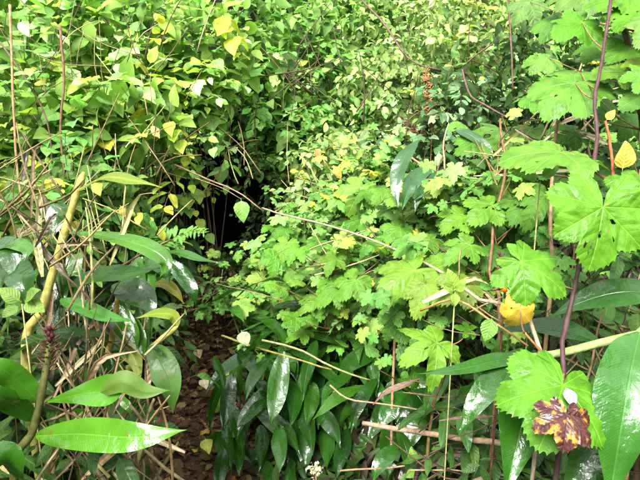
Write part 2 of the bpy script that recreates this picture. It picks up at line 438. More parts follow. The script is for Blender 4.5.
FILLT = [(.05, .10, .025), (.17, .27, .07), (.27, .36, .12), (.09, .16, .04), (.33, .40, .14), (.07, .09, .03), (.22, .32, .09)]
FILLD = [tuple(q * .7 for q in c) for c in [(.02, .05, .012), (.04, .09, .02), (.03, .07, .015), (.06, .12, .025)]]  # scaled down further to paint deep shade between leaves
STEMC = [(.06, .035, .022), (.09, .055, .03), (.045, .028, .02), (.13, .09, .05)]
STRAW = [tuple(q * .85 for q in c) for c in [(.36, .30, .14), (.42, .36, .20), (.24, .19, .09), (.15, .11, .05), (.34, .34, .12), (.10, .075, .04), (.28, .20, .09), (.20, .15, .07)]]
def jit(rnd, c, a=.18):
    k = 1 + rnd.uniform(-a, a); return tuple(min(.9, max(.004, q * k * (1 + rnd.uniform(-.08, .08)))) for q in c)
def rv(rnd): return Vector((rnd.gauss(0, 1), rnd.gauss(0, 1), rnd.gauss(0, 1))).normalized()

# ------------------------------------------------------------------ shrubs
SPEC = {
    'broad': dict(ms=OV_BROAD, pal=PALE, size=(.098, .19), fill=('pale', FILLB), fwl=.62),
    'mid': dict(ms=OV_MID, pal=MIDG, size=(.095, .175), fill=('mid', FILLP), fwl=.55),
    'tiny': dict(ms=OV_MID, pal=TINY, size=(.065, .12), fill=('tiny', FILLT), fwl=.55),
    'blue': dict(ms=OV_MID, pal=BLUE, size=(.07, .13), fill=('dark', FILLD), fwl=.5),
    'dark': dict(ms=OV_MID, pal=DARK, size=(.06, .11), fill=('dark', FILLD), fwl=.5),
    'bramble': dict(ms=PAL_LO, pal=BRAM, size=(.055, .12), fill=('mid', FILLP), fwl=.6),
    'narrow': dict(ms=OV_NARROW, pal=[(.03, .08, .015), (.022, .06, .012), (.04, .10, .018), (.055, .13, .022)], size=(.1, .19), fill=('dark', FILLD), fwl=.3),  # narrow: very dark greens put the shade under big leaves into the colour
}
def shrub(label, px, py, d, rpx, rpy, sp, nb=18, nl=270, nf=300, yel=.03, seed=0, group=None, name='leafy_shrub', thick=.35, smul=1.0):
    rnd = random.Random(seed * 77 + 3); S = SPEC[sp]
    c = P(px, py, d); rx, rz = M(rpx, d), M(rpy, d); ry = thick
    root = Vector((c.x + rnd.uniform(-.1, .1), c.y + ry * .6, 0)); root.z = h(root.x, root.y) - .02
    e = empty(name, root, label, 'shrub', group)
    wide = (abs(root.x - float(xpath(root.y))) < .75) and 4.3 < root.y < 9.4
    if wide:
        root.x = float(xpath(root.y)) + (.85 if px > 228 else -.85); root.z = h(root.x, root.y) - .02; e.location = root
    nb = max(5, nl // 28); nodes = 4
    for b in range(nb):
        q = rv(rnd); q.y = -abs(q.y) if rnd.random() < .75 else q.y
        end = c + Vector((q.x * rx, q.y * ry, q.z * rz)) * rnd.uniform(.55, .95)
        mid = root.lerp(end, .55) + Vector((rnd.uniform(-.1, .1), rnd.uniform(-.05, .15), .12 + rnd.uniform(0, .15)))
        pts = wob(curve([root + Vector((rnd.uniform(-.16, .16), rnd.uniform(-.12, .12), -.04)), mid, end], 7), .03, b)
        V, Fc = tube_geo(pts, [.005 - .0006 * i for i in range(7)], 4)
        smax = S['size'][1] * smul * (2.2 if sp == 'bramble' else 1)
        for k in range(4):
            st = pts[-1] if k == 0 else pts[-2].lerp(pts[-1], rnd.random()) if k == 1 else pts[rnd.choice((3, 4, 5))]
            dr = (rv(rnd) + Vector((0, -.35, .15)) + .5 * q).normalized(); ln = smax * rnd.uniform(1.3, 2.4)
            tw = [st, st + dr * ln * .5 + Vector((0, 0, .02)), st + dr * ln + Vector((0, 0, -.12 * ln))]
            tw = curve(tw, nodes + 1); vt, ft = tube_geo(tw, [.002, .0018, .0015, .0012, .0008][:nodes + 1], 3)
            b0 = len(V); V += vt; Fc += [tuple(i + b0 for i in g) for g in ft]
            tcol = rnd.choice(S['pal']); tmul = rnd.uniform(.75, 1.2); yl = rnd.random() < yel
            ms = rnd.choice(S['ms']); sc0 = rnd.uniform(.55, 1.05)
            for n_ in range(nodes + 1):
                tg = (tw[min(n_ + 1, nodes)] - tw[max(n_ - 1, 0)]).normalized()
                sd_ = tg.cross(Z + rv(rnd) * .3)
                sd_ = sd_.normalized() if sd_.length > .05 else rv(rnd)
                for sg in ((-1, 1) if n_ < nodes else (0,)):
                    if rnd.random() < .12: continue
                    yd = sd_ * sg * rnd.uniform(.6, 1.1) + tg * rnd.uniform(.3, .8) + Vector((0, -.12, -.3)) + rv(rnd) * .22
                    nrm = (Z * .7 + TOCAM * .42 + rv(rnd) * .38 + sd_ * sg * .2).normalized()
                    s = S['size'][0] * smul + (S['size'][1] - S['size'][0]) * smul * rnd.random()
                    s *= sc0 * (1.12 - .35 * n_ / nodes) * (.6 if rnd.random() < .12 else 1)
                    cc = rnd.choice(YELL) if yl or rnd.random() < yel * .4 else (tcol if rnd.random() < .6 else rnd.choice(S['pal']))
                    part('leaf', ms if rnd.random() < .5 else rnd.choice(S['ms']), e, basis(tw[n_], yd, nrm, s, rnd.uniform(.8, 1.15)), jit(rnd, tuple(g * tmul for g in cc), .14))
        part('stem', mesh('stem', [p - root for p in V], Fc, MAT_STEM), e, Matrix.Translation(root), jit(rnd, rnd.choice(STEMC)))
    if nf:
        g_ = np.random.default_rng(seed + 900)
        q = g_.normal(size=(nf, 3)); q /= np.linalg.norm(q, axis=1, keepdims=True); q *= g_.uniform(.25, 1.05, (nf, 1)) ** .5
        pos = np.array(c) + q * np.array([rx, ry, rz]) + np.array([0, .06, 0])
        nrm = np.array([0, -.4, .8]) + g_.normal(size=(nf, 3)) * .4
        yd = g_.normal(size=(nf, 3)) + np.array([0, -.4, -.5])
        joined('foliage', pos, yd, nrm, g_.uniform(S['size'][0], S['size'][1], nf).astype(np.float32) * .85 * smul * (1.2 if sp == 'bramble' else 1), S['fwl'], fillmat(*S['fill']), e, fine=True)
    return e

SHRUBS = [
 # label, px, py, d, rx, ry, species, kw
 ('pale broad-leaved shrub filling the top left corner', 25, 40, 3.0, 75, 62, 'broad', {}),
 ('pale broad-leaved shrub at the top edge, second from the left corner', 115, 35, 3.3, 70, 60, 'broad', {}),
 ('broad-leaved shrub with a large drooping leaf at the top edge left of centre', 195, 45, 3.6, 62, 62, 'broad', {}),
 ('sparse yellow-green shrub over the dry straw on the left edge', 25, 130, 2.7, 70, 45, 'broad', dict(yel=.08)),
 ('yellow-green leafy shrub just below the upper left shrubs', 110, 120, 2.9, 70, 45, 'broad', dict(yel=.1)),
 ('shrub with yellow sprays leaning over the top of the dark hollow', 170, 92, 3.5, 50, 34, 'broad', dict(yel=.08)),
 ('green shrub at the top edge right of the big drooping leaf', 270, 30, 4.6, 60, 50, 'mid', dict(smul=1.15)),
 ('green shrub directly above the dark hollow', 252, 100, 4.6, 55, 42, 'mid', dict(smul=1.1)),
 ('small-leaved green shrub at the right shoulder of the dark hollow', 312, 146, 4.6, 40, 38, 'mid', {}),
 ('green shrub at the top edge just left of the picture middle line', 340, 25, 5.0, 60, 50, 'mid', {}),
 ('layered green shrub below the top centre shrubs', 330, 95, 4.8, 55, 48, 'mid', {}),
 ('pale small-leaved shrub at the top edge right of centre', 410, 25, 4.8, 62, 50, 'tiny', dict(nf=800)),
 ('pale small-leaved shrub at the top edge beside the lobed leaves', 485, 25, 4.2, 60, 55, 'tiny', dict(nf=800, yel=.15)),
 ('pale small-leaved shrub left of the rusty seed plume', 390, 95, 4.5, 55, 48, 'tiny', dict(nf=800)),
 ('bluish green shrub right of the rusty seed plume', 470, 110, 3.3, 55, 45, 'blue', dict(nf=200, yel=.06)),
 ('small-leaved shrub with orange tinted leaves in the middle', 345, 165, 4.0, 52, 38, 'tiny', dict(nf=700, yel=.14, smul=1.1)),
 ('dull green shrub below the rusty seed plume', 415, 158, 3.5, 50, 30, 'blue', dict(nf=200)),
 ('low pale shrub between the long arching cane and the hollow', 326, 205, 4.0, 38, 32, 'tiny', dict(nf=600, yel=.15, smul=1.15)),
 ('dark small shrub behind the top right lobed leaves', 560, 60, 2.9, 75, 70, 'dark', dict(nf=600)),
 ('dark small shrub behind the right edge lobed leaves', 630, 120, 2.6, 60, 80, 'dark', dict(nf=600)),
 ('bright lobed bramble on the right bank of the hollow', 312, 252, 3.6, 34, 32, 'bramble', dict(yel=.03)),
 ('lobed bramble above the long arching cane', 365, 205, 3.4, 50, 30, 'bramble', dict(yel=0)),
 ('lobed bramble below the long arching cane', 345, 262, 3.1, 50, 38, 'bramble', dict(yel=.02)),
 ('light green bramble at the upper edge of the dark ginger clump', 305, 300, 3.3, 55, 30, 'bramble', dict(yel=.02)),
 ('bramble under the arching cane beside the bright star-shaped leaf', 385, 305, 2.75, 50, 35, 'bramble', dict(thick=.25)),
 ('bramble in front of the dark glossy leaves in the right middle', 445, 215, 2.5, 50, 38, 'bramble', dict(yel=.02)),
 ('bramble behind the orange berry', 480, 265, 2.1, 50, 35, 'bramble', dict(nl=110, yel=.02)),
 ('bramble behind the tan upright stem on the right', 520, 190, 2.2, 55, 40, 'bramble', dict(nl=110, yel=.02)),
 ('small dark shrub at the left edge behind the yellow ginger stalk', 25, 215, 2.3, 60, 45, 'mid', dict(smul=.75, yel=.12)),
 ('green undergrowth shrub behind the dry straw fan on the left', 84, 195, 2.5, 42, 38, 'mid', dict(smul=.75, yel=.2)),
 ('leafy shrub on the left shoulder of the dark hollow', 112, 190, 3.2, 30, 36, 'mid', dict(yel=.08, smul=.85)),
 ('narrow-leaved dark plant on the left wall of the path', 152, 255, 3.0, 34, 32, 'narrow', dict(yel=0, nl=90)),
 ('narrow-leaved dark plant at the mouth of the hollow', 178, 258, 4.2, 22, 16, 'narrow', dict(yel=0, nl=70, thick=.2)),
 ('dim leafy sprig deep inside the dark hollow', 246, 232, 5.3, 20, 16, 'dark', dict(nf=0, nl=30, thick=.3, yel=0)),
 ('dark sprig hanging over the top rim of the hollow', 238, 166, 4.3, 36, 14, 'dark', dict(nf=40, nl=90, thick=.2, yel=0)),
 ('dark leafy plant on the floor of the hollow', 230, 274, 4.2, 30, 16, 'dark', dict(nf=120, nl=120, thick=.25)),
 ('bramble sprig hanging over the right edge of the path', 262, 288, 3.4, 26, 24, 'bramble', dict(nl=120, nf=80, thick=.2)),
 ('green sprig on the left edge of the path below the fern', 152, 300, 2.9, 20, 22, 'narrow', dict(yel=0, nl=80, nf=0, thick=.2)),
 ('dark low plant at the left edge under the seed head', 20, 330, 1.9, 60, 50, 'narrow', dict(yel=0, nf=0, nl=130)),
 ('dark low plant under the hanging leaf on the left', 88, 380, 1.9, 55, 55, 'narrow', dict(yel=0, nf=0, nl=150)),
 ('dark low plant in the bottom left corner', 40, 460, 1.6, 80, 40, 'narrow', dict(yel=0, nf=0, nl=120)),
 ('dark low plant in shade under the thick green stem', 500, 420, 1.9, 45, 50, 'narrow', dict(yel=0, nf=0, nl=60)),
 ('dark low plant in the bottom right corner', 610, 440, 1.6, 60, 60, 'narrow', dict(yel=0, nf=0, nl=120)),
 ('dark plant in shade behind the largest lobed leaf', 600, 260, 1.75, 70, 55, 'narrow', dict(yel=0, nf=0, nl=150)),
]
for i, (lab, px, py, d, rx, ry, sp, kw) in enumerate(SHRUBS):
    shrub(lab, px, py, d, rx, ry, sp, seed=i + 1, **kw)

# ------------------------------------------------------------------ undergrowth on the hillside (uncountable)
g_ = np.random.default_rng(3)
def scatter(name, label, n, ylo, yhi, hmax, size, wl, key, pal):
    x = g_.uniform(-6, 6, n); y = g_.uniform(ylo, yhi, n); x = x * (.35 + y / 9.5)
    u = x - xpath(y); keep = np.abs(u) > .30 + .14 * g_.random(n); keep &= ~((np.abs(x) < .5) & (y < 1.6)) & ~((np.abs(u) < .62) & (y > 4.6) & (y < 9.6))
    x, y = x[keep], y[keep]; n = len(x)
    pos = np.stack([x, y, H(x, y) + g_.uniform(0, hmax, n) * np.minimum(1, np.abs(x - xpath(y)))], 1)
    yd = g_.normal(size=(n, 3)) + np.array([0, -.5, -.1]); nr = np.array([0, -.55, .75]) + g_.normal(size=(n, 3)) * .4
    return tag(joined(name, pos, yd, nr, g_.uniform(*size, n).astype(np.float32), wl, fillmat(key, pal)), label, 'undergrowth')
scatter('undergrowth', 'low dark green undergrowth covering the banks beside the path', 24000, 1.2, 3.4, .16, (.06, .16), .24, 'blades', FILLD + [(.03, .02, .012), (.05, .03, .02), (.02, .016, .01)])
scatter('undergrowth', 'green undergrowth on the banks between the path and the slope', 22000, 3.2, 5.0, .24, (.05, .11), .5, 'under', FILLD + [(.09, .16, .035), (.10, .06, .03), (.14, .23, .04)])
scatter('undergrowth', 'mass of small green leaves covering the steep slope behind', 52000, 4.8, 10.5, .5, (.06, .13), .55, 'slope', MIDG + FILLP)
# leafy roof added over the gully to block skylight, so the hollow is dark
n = 9000
y = g_.uniform(4.75, 9.0, n); x = xpath(y) + g_.uniform(-.85, .85, n)
zz = 1.62 + .42 * (y - 4.7) + g_.uniform(0, .5, n) - .9 * np.abs(x - xpath(y)) ** 2
pos = np.stack([x, y, zz], 1); yd = g_.normal(size=(n, 3)) + np.array([0, -.4, -.3]); nr = np.array([0, -.3, .9]) + g_.normal(size=(n, 3)) * .3
tag(joined('shade_thicket', pos, yd, nr, g_.uniform(.10, .18, n).astype(np.float32), .6, fillmat('mid', FILLP)), 'dense leaf mass added over the dark hollow to shade it', 'shade_thicket')

# unseen growth added beside and behind the viewpoint to block low skylight
n = 16000
a = g_.uniform(R(150), R(390), n); rr_ = g_.uniform(1.9, 3.2, n)
x = np.cos(a) * rr_ * 1.15; y = np.sin(a) * rr_ * .9 - .1
keep = (np.abs(x) > 1.75) | (y < -1.1); x, y = x[keep], y[keep]; n = len(x)
pos = np.stack([x, y, H(x, y) + g_.uniform(0, 1, n) ** .8 * (2.3 + .5 * np.sin(x * 2.1))], 1)
yd = g_.normal(size=(n, 3)) + np.array([0, 0, -.4]); nr = np.array([0, 0, .9]) + g_.normal(size=(n, 3)) * .5
tag(joined('shade_thicket', pos, yd, nr, g_.uniform(.10, .18, n).astype(np.float32), .6, fillmat('mid', FILLP)), 'tall unseen leaf mass added around the near end of the path for shade', 'shade_thicket')

# ------------------------------------------------------------------ leaf litter
n = 9000
y = g_.uniform(1.2, 6.5, n); x = xpath(y) + g_.normal(0, .3, n)
pos = np.stack([x, y, H(x, y) + .022 + g_.uniform(0, .02, n)], 1)
yd = g_.normal(size=(n, 3)) * np.array([1, 1, .25]); nr = np.array([0, 0, 1.]) + g_.normal(size=(n, 3)) * .35
o = joined('leaf_litter', pos, yd, nr, (.015 + .08 * g_.random(n) ** 2.5).astype(np.float32), .6, fillmat('litter', [(.055, .03, .02), (.09, .045, .028), (.04, .024, .016), (.15, .085, .04), (.075, .036, .024), (.28, .20, .09), (.05, .028, .018), (.22, .17, .04)]))
tag(o, 'brown and reddish leaf litter covering the muddy path', 'leaf litter')
rnd = random.Random(21)
FALL = [(.26, .16, .07), (.38, .30, .16), (.16, .07, .035), (.22, .12, .04), (.40, .26, .04), (.10, .04, .03), (.30, .14, .04)]
for i in range(85):
    y = rnd.uniform(1.9, 5.6); x = float(xpath(y)) + rnd.uniform(-.26, .26)
    p = Vector((x, y, h(x, y) + .035)); a = rnd.uniform(0, 6.28)
    o = part('fallen_leaf', rnd.choice(OV_DEAD), None, basis(p, Vector((math.cos(a), math.sin(a), 0)), Z + rv(rnd) * .3, rnd.uniform(.06, .12)), jit(rnd, rnd.choice(FALL)))
    tag(o, 'small fallen leaf lying in the brown litter on the path', 'leaf', 'fallen leaves on the path')
for (px, py, d, s, c, lab) in [(197, 349, 3.35, .10, (.62, .50, .30), 'pale cream fallen leaf in the middle of the path'),
                               (203, 378, 2.95, .10, (.50, .46, .30), 'grey-tan fallen leaf on the path below the cream one'),
                               (205, 438, 2.45, .10, (.42, .46, .08), 'yellow-green fallen leaf low on the path'),
                               (200, 280, 4.2, .14, (.45, .20, .08), 'rusty orange fallen leaf in front of the dark hollow')]:
    p = P(px, py, d); p.z = max(p.z, h(p.x, p.y) + .04)
    o = part('fallen_leaf', OV_DEAD[0] if s > .1 else OV_BROAD[1], None, basis(p, Vector((.4, -1, -.1)), Vector((0, -.6, 1)), s), c)
    tag(o, lab, 'leaf', 'fallen leaves on the path')

# ------------------------------------------------------------------ ginger plants
def gin_leaf(parent, spine, wpx, nrm=(0, -.6, .8), col=(.10, .26, .03), name='leaf', under=None, mat=None, **kw):
    pts = [P(*s) for s in spine]; d = sum(s[2] for s in spine) / len(spine)
    nn = Vector(nrm).normalized()
    v, f, uv = ribbon_geo(pts, M(wpx, d), nn, **kw)
    base = pts[0]
    o = part(name, mesh('leaf', [p - base for p in v], f, mat or MAT_GIN, uv), parent, Matrix.Translation(base), tuple(q * k for q, k in zip(col, (.24, .34, .16))) if mat is None else tuple(q * k for q, k in zip(col, (.36, .42, .25))))
    return o
def stalk(parent, spine, rpx, col, name='stalk', n=9, sides=8, taper=.85, wobble=.0):
    pts = curve([P(*s) for s in spine], n); d = spine[0][2]; r0 = M(rpx, d) * .5
    if wobble: pts = wob(pts, wobble, rpx)
    base = pts[0]
    rr = [r0 * (1 + (taper - 1) * i / (n - 1)) for i in range(n)]
    v, f = tube_geo([p - base for p in pts], rr, sides)
    return part(name, mesh(name, v, f, MAT_STEM), parent, Matrix.Translation(base), col)
def to_ground(p, dx=0, dy=.05):
    q = Vector((p.x + dx, p.y + dy, 0)); q.z = h(q.x, q.y) - .02; return q
def ground_stalk(parent, spine, rpx, col, **kw):
    """stalk that continues to the soil below its first point"""
    p = P(*spine[0]); gnd = to_ground(p)
    pts = [gnd] + [P(*s) for s in spine]; n = 22
    cv = curve(pts, n); r0 = M(rpx, spine[0][2]) * .5; base = cv[0]
    v, f = tube_geo([q - base for q in cv], [r0 * (1 - .3 * i / (n - 1)) * (1.16 if i % 5 == 4 else 1 + .05 * math.sin(i * 1.9)) * (.35 if i == n - 1 else 1) for i in range(n)], 8)
    return part('stalk', mesh('stalk', v, f, MAT_STEM), parent, Matrix.Translation(base), col)
G1, G2, G3 = (.11, .30, .03), (.075, .21, .025), (.04, .125, .02)
YS = (.36, .38, .08)

# --- left front ginger with the seed head
e = empty('ginger_plant', to_ground(P(10, 480, 1.3)), 'ginger plant with a spiky spent seed head and two long glossy leaves, front left', 'plant', 'ginger plants')
ground_stalk(e, [(14, 486, 1.3), (33, 430, 1.3), (45, 375, 1.32), (51, 335, 1.34)], 9, (.11, .12, .03))
gin_leaf(e, [(36, 436, 1.3), (80, 434, 1.24), (135, 437, 1.2), (187, 430, 1.2)], 33, (0, -.75, .65), (.20, .46, .04), nu=28, nv=8, seed=3, pos=.45, wave=.05, fold=.22)
# folded leaf: upper side then twisted tip showing the underside
gin_leaf(e, [(47, 402, 1.32), (80, 394, 1.29), (110, 390, 1.27), (128, 381, 1.26)], 32, (0, -.7, .7), (.17, .40, .04), nu=22, nv=8, seed=4, pos=.62, wave=.03, fold=.25)
gin_leaf(e, [(100, 392, 1.25), (122, 381, 1.235), (145, 391, 1.24), (170, 390, 1.25)], 22, (.1, -.85, .5), (.24, .40, .09), nu=18, nv=8, seed=5, pos=.36, wave=.03, fold=-.5, mat=MAT_GINU, name='curled_leaf_tip')
gin_leaf(e, [(40, 402, 1.33), (22, 385, 1.3), (0, 368, 1.25), (-35, 362, 1.22)], 26, (0, -.7, .7), (.14, .36, .04), seed=6)
gin_leaf(e, [(36, 420, 1.32), (15, 405, 1.26), (-5, 396, 1.2), (-50, 385, 1.15)], 25, (0, -.8, .6), (.075, .23, .025), seed=7)
gin_leaf(e, [(20, 478, 1.28), (8, 462, 1.22), (-10, 458, 1.18), (-50, 470, 1.1)], 34, (0, -.7, .7), (.09, .27, .03), seed=8)
# spiky seed head
hd = P(50, 338, 1.34); rh = random.Random(8); vv_ = []; ff_ = []
for k in range(64):
    t = k / 64; q = P(46 + 5 * t, 372 - 44 * t, 1.33); a = k * 2.4
    dr = Vector((math.cos(a), math.sin(a), rh.uniform(.1, .9))).normalized(); ln = rh.uniform(.02, .045)
    vt, ft = tube_geo([q, q + dr * ln * .5, q + dr * ln + Vector((0, 0, .006))], [.0022, .002, .0005], 4)
    b0 = len(vv_); vv_ += [p - hd for p in vt]; ff_ += [tuple(i + b0 for i in q_) for q_ in ft]
hdo = part('seed_head', mesh('seed_head', vv_, ff_, MAT_STEM), e, Matrix.Translation(hd), (.13, .075, .045))
for k in range(5):
    q = P(50 + rh.uniform(-4, 6), 338 + rh.uniform(-9, 9), 1.325)
    vt, ft = tube_geo([q, q + Vector((0, -.004, .008)), q + Vector((0, -.005, .016))], [.004, .006, .002], 6)
    c_ = part('seed_capsule', mesh('seed_capsule', [p - hd for p in vt], ft, MAT_STEM), hdo, None, (.07, .015, .02)); c_.location = (0, 0, 0)

# --- left tall ginger behind: thick yellow stalk, straw fan
e = empty('ginger_plant', to_ground(P(15, 395, 1.5)), 'ginger plant with a thick yellow stalk and dry leaf fan at the left', 'plant', 'ginger plants')
ground_stalk(e, [(26, 365, 1.5), (42, 310, 1.52), (58, 255, 1.54), (76, 195, 1.56), (84, 172, 1.57)], 9.5, (.42, .40, .10))
gin_leaf(e, [(78, 190, 1.55), (105, 178, 1.5), (135, 181, 1.45), (162, 188, 1.42)], 15, (0, -.55, .8), (.30, .37, .05), seed=11, mat=MAT_YEL, wave=.09)
gin_leaf(e, [(72, 232, 1.52), (105, 236, 1.45), (145, 247, 1.38), (166, 262, 1.36), (160, 278, 1.36)], 20, (0, -.5, .85), (.13, .30, .04), seed=12, nu=22, pos=.5)
gin_leaf(e, [(60, 300, 1.5), (80, 306, 1.45), (105, 316, 1.4), (137, 322, 1.36)], 17, (0, -.6, .8), (.08, .27, .03), seed=13, nu=20)
gin_leaf(e, [(70, 285, 1.55), (95, 276, 1.5), (125, 274, 1.47), (160, 268, 1.45)], 26, (0, -.5, .8), (.04, .13, .02), seed=14)
gin_leaf(e, [(60, 285, 1.62), (72, 292, 1.6), (85, 308, 1.58), (90, 330, 1.56)], 34, (0, -.8, .5), (.035, .11, .018), seed=15)
gin_leaf(e, [(45, 262, 1.62), (52, 275, 1.6), (58, 292, 1.58), (56, 312, 1.56)], 30, (0, -.8, .5), (.05, .14, .02), seed=16)
gin_leaf(e, [(68, 205, 1.62), (58, 212, 1.6), (55, 225, 1.58), (52, 240, 1.56)], 20, (0, -.8, .5), (.06, .16, .02), seed=17)
# --- ginger at the left edge
e = empty('ginger_plant', to_ground(P(-25, 330, 1.6)), 'ginger plant with dark drooping leaves at the left picture edge', 'plant', 'ginger plants')
ground_stalk(e, [(-20, 330, 1.6), (-12, 270, 1.62), (0, 235, 1.64)], 8, YS)
gin_leaf(e, [(0, 240, 1.62), (12, 250, 1.56), (16, 270, 1.54), (12, 292, 1.52)], 26, (.2, -.8, .5), (.06, .17, .03), seed=18)
gin_leaf(e, [(-5, 250, 1.6), (14, 244, 1.56), (27, 250, 1.52), (24, 262, 1.5)], 16, (0, -.5, .8), (.12, .30, .04), seed=19)
gin_leaf(e, [(-10, 275, 1.6), (12, 268, 1.55), (24, 285, 1.5), (26, 310, 1.5)], 30, (0, -.8, .5), (.07, .16, .05), seed=20)
# --- ginger at the right of the left clump, hanging leaf and yellow stems
e = empty('ginger_plant', to_ground(P(120, 400, 1.75)), 'ginger plant with yellow stems and a broad hanging leaf beside the path', 'plant', 'ginger plants')
ground_stalk(e, [(108, 385, 1.7), (112, 340, 1.68), (117, 305, 1.66), (121, 280, 1.66)], 7, (.50, .44, .10))
ground_stalk(e, [(118, 395, 1.72), (135, 365, 1.66), (158, 342, 1.6), (178, 326, 1.58)], 7, (.40, .42, .10))
gin_leaf(e, [(178, 326, 1.58), (172, 315, 1.57), (155, 314, 1.55), (136, 318, 1.52)], 13, (0, -.6, .7), (.30, .38, .05), seed=22, mat=MAT_YEL)
gin_leaf(e, [(150, 346, 1.6), (160, 362, 1.57), (170, 385, 1.55), (173, 414, 1.54)], 30, (.15, -.9, .3), (.10, .24, .04), seed=23, nu=20, fold=.12, mat=MAT_GINU)
gin_leaf(e, [(110, 318, 1.66), (125, 326, 1.62), (138, 340, 1.6), (146, 360, 1.58)], 24, (0, -.85, .4), (.10, .25, .03), seed=24)
gin_leaf(e, [(118, 345, 1.64), (128, 350, 1.6), (136, 362, 1.58), (140, 385, 1.56)], 18, (0, -.85, .4), (.30, .34, .04), seed=25, mat=MAT_YEL)
gin_leaf(e, [(120, 396, 1.5), (124, 402, 1.49), (129, 408, 1.48), (131, 418, 1.48)], 9, (0, -.8, .5), (.22, .42, .05), seed=26)
gin_leaf(e, [(112, 285, 1.64), (130, 290, 1.6), (146, 300, 1.58), (156, 318, 1.57)], 30, (0, -.6, .7), (.05, .15, .03), seed=27)
gin_leaf(e, [(120, 300, 1.62), (128, 318, 1.6), (136, 334, 1.58), (137, 350, 1.58)], 10, (0, -.8, .5), (.14, .36, .04), seed=28)
gin_leaf(e, [(150, 285, 1.85), (165, 284, 1.82), (176, 292, 1.8), (184, 304, 1.8)], 11, (0, -.7, .7), (.50, .42, .04), seed=29, mat=MAT_YEL)
gin_leaf(e, [(160, 252, 2.1), (180, 253, 2.05), (200, 259, 2.0), (222, 264, 2.0)], 11, (0, -.4, .9), (.08, .22, .05), seed=30)
gin_leaf(e, [(170, 262, 2.1), (180, 272, 2.08), (192, 290, 2.05), (196, 305, 2.05)], 16, (0, -.6, .7), (.05, .16, .03), seed=31)
gin_leaf(e, [(135, 268, 1.75), (150, 262, 1.72), (163, 268, 1.7), (170, 284, 1.7)], 22, (0, -.5, .8), (.05, .16, .03), seed=32)

e = empty('ginger_plant', to_ground(P(80, 430, 1.85)), 'low ginger plant with strap leaves showing between the straws at lower left', 'plant', 'ginger plants')
rl = random.Random(31)
for q in range(34):
    x0 = rl.uniform(10, 150); y0 = rl.uniform(260, 440); dx = min(rl.uniform(-45, 60), 150 - x0); L_ = rl.uniform(30, 75); d0 = rl.uniform(1.65, 2.0)
    gin_leaf(e, [(x0, y0, d0), (x0 + dx * .35, y0 - L_ * .12, d0 - .03), (x0 + dx * .75, y0 + L_ * .3, d0 - .06), (x0 + dx, y0 + L_, d0 - .08)], rl.uniform(10, 22), (rl.uniform(-.4, .4), -.6, .75), jit(rl, rl.choice([(.10, .28, .03), (.16, .36, .05), (.07, .2, .03), (.05, .15, .02), (.26, .36, .05)])), seed=300 + q, nu=12, twist=(rl.uniform(-.4, .4), rl.uniform(-.8, .8)))
for q in range(5):
    ground_stalk(e, [(rl.uniform(30, 150), 420, 1.85), (rl.uniform(30, 150), 340, 1.8)], 5, (.22, .3, .08))
# --- dark ginger clump in the gully (centre bottom)
def C8(x, y): return 210 + x / 2.91, 315 + y / 2.91
CL = [((215, 105), (205, 160), (195, 220), (185, 265), 60), ((290, 140), (280, 180), (265, 225), (252, 280), 50), ((445, 205), (400, 225), (350, 258), (298, 305), 44),
      ((448, 215), (420, 250), (395, 290), (366, 332), 32), ((535, 190), (525, 230), (500, 280), (470, 330), 60), ((480, 300), (460, 345), (430, 390), (395, 438), 46),
      ((125, 108), (90, 125), (50, 155), (15, 205), 38), ((45, 185), (25, 215), (12, 255), (10, 305), 34), ((65, 170), (58, 210), (50, 255), (45, 310), 44),
      ((195, 320), (200, 350), (203, 385), (200, 425), 50), ((250, 280), (262, 320), (270, 365), (272, 420), 64), ((335, 325), (338, 350), (342, 385), (338, 420), 50),
      ((165, 245), (145, 262), (122, 285), (95, 312), 34), ((105, 350), (95, 385), (88, 425), (85, 480), 48), ((40, 390), (35, 420), (30, 450), (32, 500), 44),
      ((150, 425), (165, 445), (172, 470), (170, 510), 40), ((310, 150), (330, 160), (355, 178), (385, 190), 30), ((510, 325), (520, 360), (522, 395), (515, 440), 62),
      ((95, 112), (120, 95), (145, 75), (172, 58), 22), ((150, 15), (175, 25), (195, 50), (205, 80), 42), ((80, 105), (100, 120), (115, 145), (122, 180), 34),
      ((300, 195), (298, 225), (292, 255), (285, 295), 46), ((400, 330), (392, 365), (382, 400), (375, 445), 46), ((425, 150), (450, 175), (480, 205), (500, 245), 40),
      ((560, 260), (565, 300), (570, 345), (565, 395), 56), ((130, 185), (150, 205), (165, 225), (172, 260), 40), ((230, 180), (240, 215), (240, 250), (232, 290), 54),
      ((145, 320), (150, 350), (150, 385), (142, 420), 46), ((320, 425), (310, 445), (300, 470), (295, 505), 44), ((445, 420), (450, 445), (452, 475), (450, 510), 50),
      ((585, 330), (590, 365), (600, 400), (598, 445), 52), ((230, 420), (235, 445), (240, 470), (236, 505), 50), ((170, 130), (150, 150), (130, 180), (118, 220), 36),
      ((375, 90), (390, 120), (395, 150), (388, 190), 34), ((345, 200), (330, 230), (322, 262), (322, 300), 40), ((10, 120), (20, 140), (32, 165), (36, 200), 30)]
rc = random.Random(77)
for q in range(72):
    x0 = rc.uniform(25, 600); y0 = rc.uniform(60, 440); dx = rc.uniform(-110, 110); L_ = rc.uniform(70, 130)
    if x0 < 120 and y0 < 110: continue
    CL.append(((x0, y0), (x0 + dx * .4, y0 + L_ * .25), (x0 + dx * .8, y0 + L_ * .6), (x0 + dx, y0 + L_), rc.uniform(38, 58)))
cent = {}
for k, (lab, gx_, gy_) in enumerate([('dark glossy ginger clump at the right edge of the path', 258, 455), ('glossy ginger clump in the middle of the gully', 290, 450), ('dark glossy ginger clump at the right of the gully under the bramble', 365, 450)]):
    cent[k] = empty('ginger_clump', to_ground(P(gx_, gy_, 2.75)), lab, 'plant', 'ginger plants')
